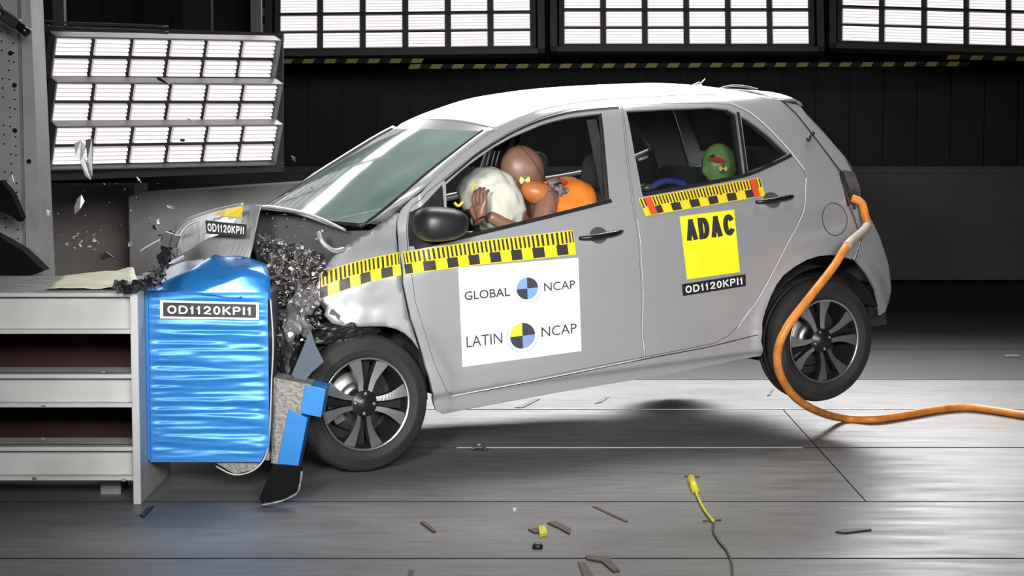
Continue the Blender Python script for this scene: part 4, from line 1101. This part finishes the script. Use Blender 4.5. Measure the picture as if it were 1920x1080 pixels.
# ------------------------------------------------------------------ crash test dummies
def skin_obj(name, verts, edges, radii, m_, parent, sub=2, root=0):
    me = bpy.data.meshes.new(name); me.from_pydata([tuple(v) for v in verts], edges, [])
    o = link(name, me, m_, parent); sk = o.modifiers.new('skin', 'SKIN'); sk.use_smooth_shade = True
    layer = me.skin_vertices[0].data if me.skin_vertices else None
    if layer is None:
        bm = bmesh.new(); bm.from_mesh(me); bm.verts.layers.skin.verify(); bm.to_mesh(me); bm.free(); layer = me.skin_vertices[0].data
    for i, r_ in enumerate(radii): layer[i].radius = (r_, r_)
    layer[root].use_root = True
    sb = o.modifiers.new('sub', 'SUBSURF'); sb.levels = sub; sb.render_levels = sub
    return o
def head_mesh(c, R_, k, m_, parent, name='head'):
    """x is the face direction (negative x = forward)"""
    me = bpy.data.meshes.new(name); bm = bmesh.new(); bmesh.ops.create_icosphere(bm, subdivisions=4, radius=1)
    for v in bm.verts:
        p = v.co.copy(); x, y, z = p
        jaw = max(0, -z); p.x = x*(.100-.012*jaw); p.y = y*(.078-.020*jaw); p.z = z*.118
        if x < 0:
            p.x -= .010*math.exp(-((y/.16)**2+((z+.10)/.20)**2))*1.6     # nose
            p.x += .007*(math.exp(-(((y-.33)/.16)**2+((z-.10)/.13)**2))+math.exp(-(((y+.33)/.16)**2+((z-.10)/.13)**2)))  # eye sockets
            p.x -= .004*math.exp(-((y/.35)**2+((z+.50)/.10)**2)); p.x += .004*math.exp(-((y/.3)**2+((z+.58)/.05)**2))
        if abs(y) > .85: p.y += math.copysign(.008*math.exp(-(((x-.15)/.2)**2+((z+.05)/.25)**2)), y)
        v.co = R_ @ (p*k)
    for f_ in bm.faces: f_.smooth = True
    bm.to_mesh(me); bm.free(); o = link(name, me, m_, parent); o.location = c; return o
dc = onv(981, 320, -.36)
dm = empty('crash_test_dummy', None, 'brown crash test dummy in an orange vest thrown onto the airbag', 'dummy', mtx=CM @ Matrix.Translation((1.02, -.36, .50)))
off = Vector((1.02, -.36, .50))
L = lambda v: Vector(v)-off
hip = Vector((1.06, -.36, .58)); chest = onv(1040, 385, -.36); neck = onv(1010, 362, -.36); neck2 = onv(992, 342, -.36)
shn = onv(1030, 376, -.50); shf = chest+Vector((0, .2, .02)); eln = onv(1003, 452, -.54); hn = onv(912, 402, -.52)
elf = Vector((.85, -.10, .85)); hf = Vector((.66, -.14, .92))
kn = Vector((.62, -.47, .62)); kf = Vector((.62, -.25, .62)); an = Vector((.42, -.47, .30)); af = Vector((.42, -.25, .30))
verts = [hip, hip.lerp(chest, .5)+Vector((.03, 0, 0)), chest, neck, neck2, shn, eln, hn, shf, elf, hf, hip+Vector((-.03, -.10, 0)), kn, an, hip+Vector((-.03, .10, 0)), kf, af]
edges = [(0, 1), (1, 2), (2, 3), (3, 4), (2, 5), (5, 6), (6, 7), (2, 8), (8, 9), (9, 10), (0, 11), (11, 12), (12, 13), (0, 14), (14, 15), (15, 16)]
rad = [.12, .12, .115, .055, .05, .062, .044, .028, .062, .044, .028, .085, .06, .04, .085, .06, .04]
skin_obj('body', [L(v) for v in verts], edges, rad, M_skin_d, dm)
head_mesh(L(dc), Matrix.Rotation(-.55, 3, 'Y'), 1.02, M_skin_d, dm)
# seam line and target on the head
mb = MB(); Rh = Matrix.Rotation(-.55, 3, 'Y')
mb.tube([L(dc)+Rh @ (Vector((.034, -.079*math.cos(a), .12*math.sin(a)))*1.02) for a in [-.9+2.3*k/20 for k in range(21)]], .0022, 5); mb.build('head_seam', M_shard_b, dm)
def target(c, r, parent, n3):
    """black and yellow quartered disc"""
    n3 = n3.normalized(); a = n3.cross(Vector((0, 0, 1))).normalized(); b = n3.cross(a); mb = MB()
    for k in range(4):
        pts = [c]+[c+a*r*math.cos(t)+b*r*math.sin(t) for t in [math.pi/2*(k+j/6)+.7 for j in range(7)]]
        mb.prism(pts, n3*.002, k % 2)
    return mb.build('target_mark', [M_tick, M_inky], parent)
def surf_on(o_center, px, py, rx):
    return rx
tcam = (CI.to_3x3() @ Vector((.05, -1, .1)))
tp0 = onv(984, 338, -.36-.086)
target(L(tp0), .024, dm, tcam)
# orange shoulder, vest, straps
mb = MB(); mb.ball(tuple(L(onv(1008, 362, -.45))), (.085, .07, .055), Matrix.Rotation(.35, 3, 'Y')); sho = mb.build('shoulder_pad', mat('burnt_orange_vinyl', (.50, .17, .05), .4), dm)
me = bpy.data.meshes.new('vest'); bm = bmesh.new(); bmesh.ops.create_icosphere(bm, subdivisions=4, radius=1)
for v in bm.verts:
    p = v.co; k = 1+.06*noise.noise(p*3); p = Vector((p.x*.150*k, p.y*.235*k, p.z*.24*k)); v.co = Matrix.Rotation(.55, 3, 'Y') @ p
for f_ in bm.faces: f_.smooth = True
bm.to_mesh(me); bm.free(); o = link('vest', me, M_orange, dm); o.location = L(onv(1045, 424, -.37))
mb = MB()
for a, b in (((1040, 352), (1062, 362)), ((1052, 345), (1050, 368)), ((1060, 355), (1080, 372)), ((1028, 345), (1050, 338))): mb.tube([L(onv(*a, -.50)), L(onv(*b, -.50))], .011, 6)
mb.build('harness', mat('grey_blue_strap', (.14, .15, .18), .6), dm)
mb = MB(); mb.tube([L(onv(1020, 345, -.46)), L(onv(1045, 336, -.46)), L(onv(1062, 344, -.46))], .010, 6); mb.build('strap', M_redtape, dm)
# hands with fingers
def hand(c, dirv, upv, side_, parent, m_):
    dirv = dirv.normalized(); upv = (upv-dirv*upv.dot(dirv)).normalized(); lat = dirv.cross(upv)*side_
    vs = [c-dirv*.02, c+dirv*.035]; es = [(0, 1)]; rr = [.026, .030]
    for i, (o_, ln) in enumerate(((-.030, .068), (-.010, .078), (.010, .074), (.029, .058))):
        b = len(vs); p = c+dirv*.075+lat*o_
        vs += [p, p+dirv*ln*.45-upv*.006, p+dirv*ln*.75-upv*.026, p+dirv*ln*.85-upv*.046]; rr += [.0105, .0092, .0085, .0075]; es += [(1, b), (b, b+1), (b+1, b+2), (b+2, b+3)]
    b = len(vs); p = c+dirv*.015-lat*.032
    vs += [p, p+dirv*.03-lat*.018-upv*.008, p+dirv*.055-lat*.020-upv*.018]; rr += [.013, .011, .009]; es += [(0, b), (b, b+1), (b+1, b+2)]
    return skin_obj('hand', vs, es, rr, m_, parent)
hand(L(onv(904, 412, -.60)), CI.to_3x3() @ Vector((-.15, .1, 1)), CI.to_3x3() @ Vector((-.6, -1, .1)), 1, dm, M_skin_d)
hand(L(hf), Vector((-.3, -.2, 1)), Vector((-.3, 1, .1)), -1, dm, M_skin_d)
mb = MB(); mb.tube(spline([L(onv(868, 378, -.58)), L(onv(860, 386, -.58)), L(onv(852, 380, -.58))], 4), .007, 6); mb.build('wrist_tag', M_ycable, dm)
# child dummy
cd = onv(1349, 310, -.33); coff = Vector((1.75, -.33, .60))
ch = empty('child_dummy', None, 'child crash test dummy with a green head seen through the rear side window', 'dummy', mtx=CM @ Matrix.Translation(coff))
L2 = lambda v: Vector(v)-coff
hipc = Vector((cd.x+.10, -.33, .62)); chc = Vector((cd.x+.04, -.33, cd.z-.19)); nk = Vector((cd.x+.01, -.33, cd.z-.10))
verts = [hipc, chc, nk, nk+Vector((0, 0, .04)), chc+Vector((-.02, -.12, .02)), chc+Vector((-.14, -.15, -.10)), chc+Vector((-.28, -.12, -.06)), chc+Vector((-.02, .12, .02)), chc+Vector((-.14, .15, -.10)), chc+Vector((-.28, .12, -.06)), hipc+Vector((-.28, -.08, .02)), hipc+Vector((-.36, -.08, -.2)), hipc+Vector((-.28, .08, .02)), hipc+Vector((-.36, .08, -.2))]
skin_obj('body', [L2(v) for v in verts], [(0, 1), (1, 2), (2, 3), (1, 4), (4, 5), (5, 6), (1, 7), (7, 8), (8, 9), (0, 10), (10, 11), (0, 12), (12, 13)], [.10, .10, .05, .045, .045, .034, .025, .045, .034, .025, .055, .035, .055, .035], M_red, ch)
head_mesh(L2(cd), Matrix.Rotation(-.15, 3, 'Y'), .90, M_green, ch)
hp_ = Vector((0, -.079, 0))
target(L2(onv(1356, 316, -.33-.082)), .020, ch, tcam)
mb = MB(); pts = [L2(onv(*p, -.33-.082)) for p in ((1330, 294), (1345, 294), (1360, 300), (1358, 306), (1342, 304), (1332, 300))]; mb.prism(pts, (0, -.002, 0)); mb.build('red_sticker', M_red, ch)
mb = MB(); pts = [L2(onv(*p, -.33-.083)) for p in ((1330, 292), (1338, 289), (1341, 294), (1333, 296))]; mb.prism(pts, (0, -.002, 0)); mb.build('black_sticker', M_tick, ch)
# child seat
cs = empty('child_seat', None, 'dark child car seat with blue edging around the green headed dummy', 'child seat', mtx=CM @ Matrix.Translation((1.80, -.33, .60)))
mb = MB(); mb.box((0, 0, .02), (.42, .44, .12)); mb.box((cd.x+.19-1.80, 0, .30), (.07, .42, .60), Matrix.Rotation(.15, 3, 'Y'))
bevel(mb.build('shell', M_dark, cs), .03, 3)
mb = MB(); o0 = Vector((1.80, -.33, .60)); mb.tube(spline([onv(1222, 352, -.50)-o0, onv(1240, 341, -.50)-o0, onv(1262, 340, -.50)-o0, onv(1285, 346, -.50)-o0], 5), .016, 8); mb.build('blue_edging', M_bluec, cs)
mb = MB(); mb.ball(tuple(onv(1212, 352, -.48)-o0), (.03, .03, .02)); mb.build('grey_pad', M_shard_g, cs)

# ------------------------------------------------------------------ orange hose
hz = [side(1590, 371, .03), side(1604, 380, .045), side(1607, 400, .06), side(1604, 425, .08)]
hz = [CM @ p for p in hz]
d0 = hz[-1].y
free = [(1590, 458, 9.02), (1563, 500, 8.95), (1520, 555, 8.85), (1478, 610, 8.80), (1459, 655, 8.80), (1462, 700, 8.85), (1488, 742, 8.98), (1530, 770, 9.20)]
pts = hz+[aty(*p) for p in free]
for q_ in ((1580, 784), (1640, 786), (1700, 778), (1760, 768), (1810, 764), (1860, 769), (1930, 780), (2010, 790)): pts.append(fl(*q_, .020))
sp = spline(pts, 8)
hr = empty('orange_hose', tuple(sp[-1]), 'thick orange hose hanging from the car tail and running right across the floor', 'hose')
mb = MB(); mb.tube(sp, .019, 14); o = mb.build('hose', M_hose, hr); o.location = -hr.location
mb = MB(); mb.tube([p+Vector((0, -.001, 0)) for p in sp[22:34]], .0205, 14); o = mb.build('grey_sleeve', M_hosegrey, hr); o.location = -hr.location

# ------------------------------------------------------------------ things on the floor
yp = fl(1300, 905)
yc = empty('sensor_cable', tuple(fl(1300, 905)), 'thin cable with a yellow plug running from floor centre to the bottom edge', 'cable')
def yl(mb, name, m_): o = mb.build(name, m_, yc); o.location = -yc.location; return o
mb = MB(); mb.tube([fl(1296, 897, .012), fl(1304, 920, .012)], [.016, .015], 12); yl(mb, 'plug', M_ycable)
mb = MB(); mb.tube(spline([fl(*p, .008) for p in ((1304, 920), (1310, 935), (1322, 958), (1338, 978))], 5), .006, 8); yl(mb, 'yellow_lead', M_ycable)
mb = MB(); mb.tube(spline([fl(*p, .006) for p in ((1338, 978), (1337, 995), (1348, 1015), (1364, 1035), (1372, 1060), (1373, 1100))], 5), .004, 8); yl(mb, 'grey_lead', M_cable)
mb = MB(); mb.tube([fl(1283, 893, .004), fl(1312, 894, .004)], .003, 6); mb.tube([fl(1318, 977, .005), fl(1352, 975, .005)], .003, 6); yl(mb, 'tie', M_cable)
def flat(name, pts, m_, label, cat='debris', group=None, h=.006):
    P_ = [fl(*p, .001) for p in pts]; mb = MB(); mb.prism(P_, (0, 0, h)); return tag(mb.build(name, m_, loc=tuple(P_[0])), label, cat, group)
g = 'fragments on the floor'
flat('plastic_shard', [(1026, 982), (1042, 979), (1070, 993), (1068, 1003), (1048, 992)], M_shard_b, 'dark brown forked shard on the floor right of the yellow fragment', group=g)
flat('plastic_shard', [(990, 994), (1008, 992), (1016, 999), (1003, 1001)], M_shard_b, 'small brown shard on the floor touching the yellow fragment', group=g)
flat('yellow_fragment', [(1010, 992), (1022, 990), (1026, 1003), (1012, 1008)], M_ycable, 'small yellow fragment on the floor below the car sill', group=g, h=.012)
mb = MB(); c = fl(1008, 1028); mb.lathe([(0, .018), (.012, .018), (.018, .012), (.019, 0), (0, 0)], Matrix.Translation(c), 20); tag(mb.build('rubber_bung', M_black, loc=tuple(c)), 'small round black rubber cap on the floor near the bottom centre', 'cap', g)
flat('plastic_shard', [(1084, 1056), (1098, 1058), (1114, 1085), (1094, 1085)], M_shard_b, 'left dark pointed shard at the bottom edge of the floor', group=g)
flat('plastic_shard', [(1098, 1044), (1140, 1046), (1162, 1072), (1150, 1074), (1128, 1055), (1100, 1050)], M_shard_b, 'right dark bent shard at the bottom edge of the floor', group=g)
flat('plastic_shard', [(788, 981), (797, 980), (818, 998), (812, 999)], M_shard_b, 'thin brown shard lying alone on the floor left of centre', group=g)
flat('plastic_shard', [(766, 1072), (776, 1072), (776, 1084), (766, 1084)], M_shard_d, 'tiny black fragment at the bottom edge below the front wheel', group=g)
flat('rubber_strip', [(1566, 999), (1580, 995), (1632, 992), (1634, 995), (1584, 1001)], M_shard_d, 'thin dark rubber strip on the pale floor at lower right', group=g)
flat('plastic_shard', [(1110, 950), (1120, 951), (1178, 978), (1172, 979)], M_shard_b, 'long thin dark sliver on the floor left of the yellow plug', group=g, h=.003)
flat('rubber_strip', [(1115, 757), (1135, 744), (1142, 745), (1128, 755)], M_shard_d, 'thin dark strip on the bright floor under the car left of the wheel shadow', group=g, h=.003)
flat('rubber_strip', [(965, 765), (1005, 748), (1012, 749), (980, 765)], M_shard_d, 'thin dark strip on the bright floor under the front door', group=g, h=.003)
flat('rubber_strip', [(1438, 742), (1446, 730), (1450, 731), (1444, 742)], M_shard_d, 'tiny dark hook on the bright floor beside the rear tyre', group=g, h=.003)
flat('white_fragment', [(961, 955), (968, 954), (968, 959), (962, 960)], M_shard_w, 'tiny white fragment on the floor below the front door', group=g)
flat('pale_fragment', [(1884, 666), (1912, 666), (1912, 670), (1884, 670)], M_shard_g, 'small pale strip on the dark floor at far right', group=g)
mb = MB(); mb.tube(spline([fl(888, 842, .01), fl(890, 834, .03), fl(897, 834, .05), fl(906, 836, .035), fl(909, 844, .008)], 5), .008, 8); tag(mb.build('bent_bracket', M_shard_g, loc=tuple(fl(890, 842))), 'small curved grey bracket standing on the floor behind the front wheel', 'debris', g)
flat('torn_strip', [(262, 968), (276, 955), (288, 950), (284, 956), (270, 971)], M_shard_d, 'dark torn strip on the floor at the foot of the barrier end plate', group=g)

# ------------------------------------------------------------------ airborne fragments
rnd = random.Random(21); g = 'fragments in the air'
def fly(pts, d, m_, label, name='flying_fragment', th=.012):
    P_ = [at(*p, d+rnd.uniform(-.02, .02)) for p in pts]; mb = MB(); mb.prism(P_, (0, th, 0)); return tag(mb.build(name, m_, loc=tuple(P_[0])), label, 'fragment', g)
fly([(140, 268), (152, 263), (160, 272), (156, 290), (168, 318), (170, 337), (160, 330), (150, 303), (141, 292)], 8.6, M_shard_w, 'large pointed white fragment flying in front of the lowest lamp bank')
fly([(160, 262), (172, 260), (173, 330), (168, 337), (164, 300)], 8.62, M_shard_g, 'grey sliver beside the large white flying fragment')
fly([(145, 372), (152, 366), (158, 378), (150, 392), (140, 402), (139, 388)], 8.6, M_shard_w, 'pale diamond shaped fragment flying below the lamp banks')
fly([(14, 330), (22, 328), (26, 342), (18, 348), (12, 340)], 8.6, M_shard_w, 'small pale fragment flying in front of the steel column')
fly([(87, 394), (93, 396), (92, 405), (86, 402)], 8.6, M_shard_w, 'tiny pale fragment flying beside the steel column below the lamp rack')
fly([(292, 144), (302, 146), (318, 158), (314, 159), (296, 150)], 9.6, M_shard_d, 'thin black fragment in front of the uppermost lamp bank')
fly([(349, 221), (356, 223), (364, 229), (358, 228)], 9.6, M_shard_d, 'thin black fragment in front of the middle lamp bank')
fly([(338, 260), (346, 261), (345, 266), (338, 265)], 9.6, M_shard_d, 'tiny black fragment in front of the lowest lamp bank')
fly([(546, 292), (553, 296), (554, 304), (548, 300)], 9.6, M_shard_d, 'tiny black fragment against the dark wall left of the windscreen')
fly([(284, 425), (290, 420), (296, 432), (288, 430)], 8.6, M_shard_d, 'small dark fragment in front of the pale concrete block')
fly([(312, 385), (325, 388), (326, 392), (314, 389)], 8.6, M_shard_w, 'small pale oval fragment above the pale concrete block')
fly([(294, 412), (298, 410), (299, 420), (295, 420)], 8.6, M_shard_w, 'tiny pale fragment in front of the pale concrete block')
fly([(240, 455), (247, 452), (246, 462), (240, 462)], 8.6, M_shard_w, 'tiny white fragment at the left edge of the pale concrete block')
fly([(185, 478), (198, 472), (212, 482), (204, 492), (188, 488)], 8.6, M_shard_d, 'dark fragment flying just above the barrier top')
fly([(256, 332), (262, 338), (264, 343), (258, 338)], 8.8, M_shard_w, 'tiny white streak under the lowest lamp bank')
for i in range(26):
    px = rnd.gauss(158, 20); py = rnd.gauss(452, 8); s_ = rnd.uniform(.006, .017); mb = MB(); c = at(px, py, 8.5+rnd.uniform(-.1, .1)); shard(mb, c, s_, rnd=rnd)
    tag(mb.build('glass_fragment', M_shard_w if i % 4 else M_shard_g, loc=tuple(c)), 'pale fragment in the cluster flying above the barrier top', 'fragment', 'cluster of pale fragments above the barrier')
for i in range(34):
    px = rnd.uniform(85, 300); py = rnd.uniform(330, 505); s_ = rnd.uniform(.003, .008); mb = MB(); c = at(px, py, 8.6+rnd.uniform(-.1, .3)); shard(mb, c, s_, rnd=rnd)
    tag(mb.build('dust_fragment', M_shard_w if i % 3 else M_shard_d, loc=tuple(c)), 'tiny fragment scattered in the air between lamp rack and barrier', 'fragment', 'tiny scattered fragments at left')
print('OBJECTS BUILT', len(S.objects))
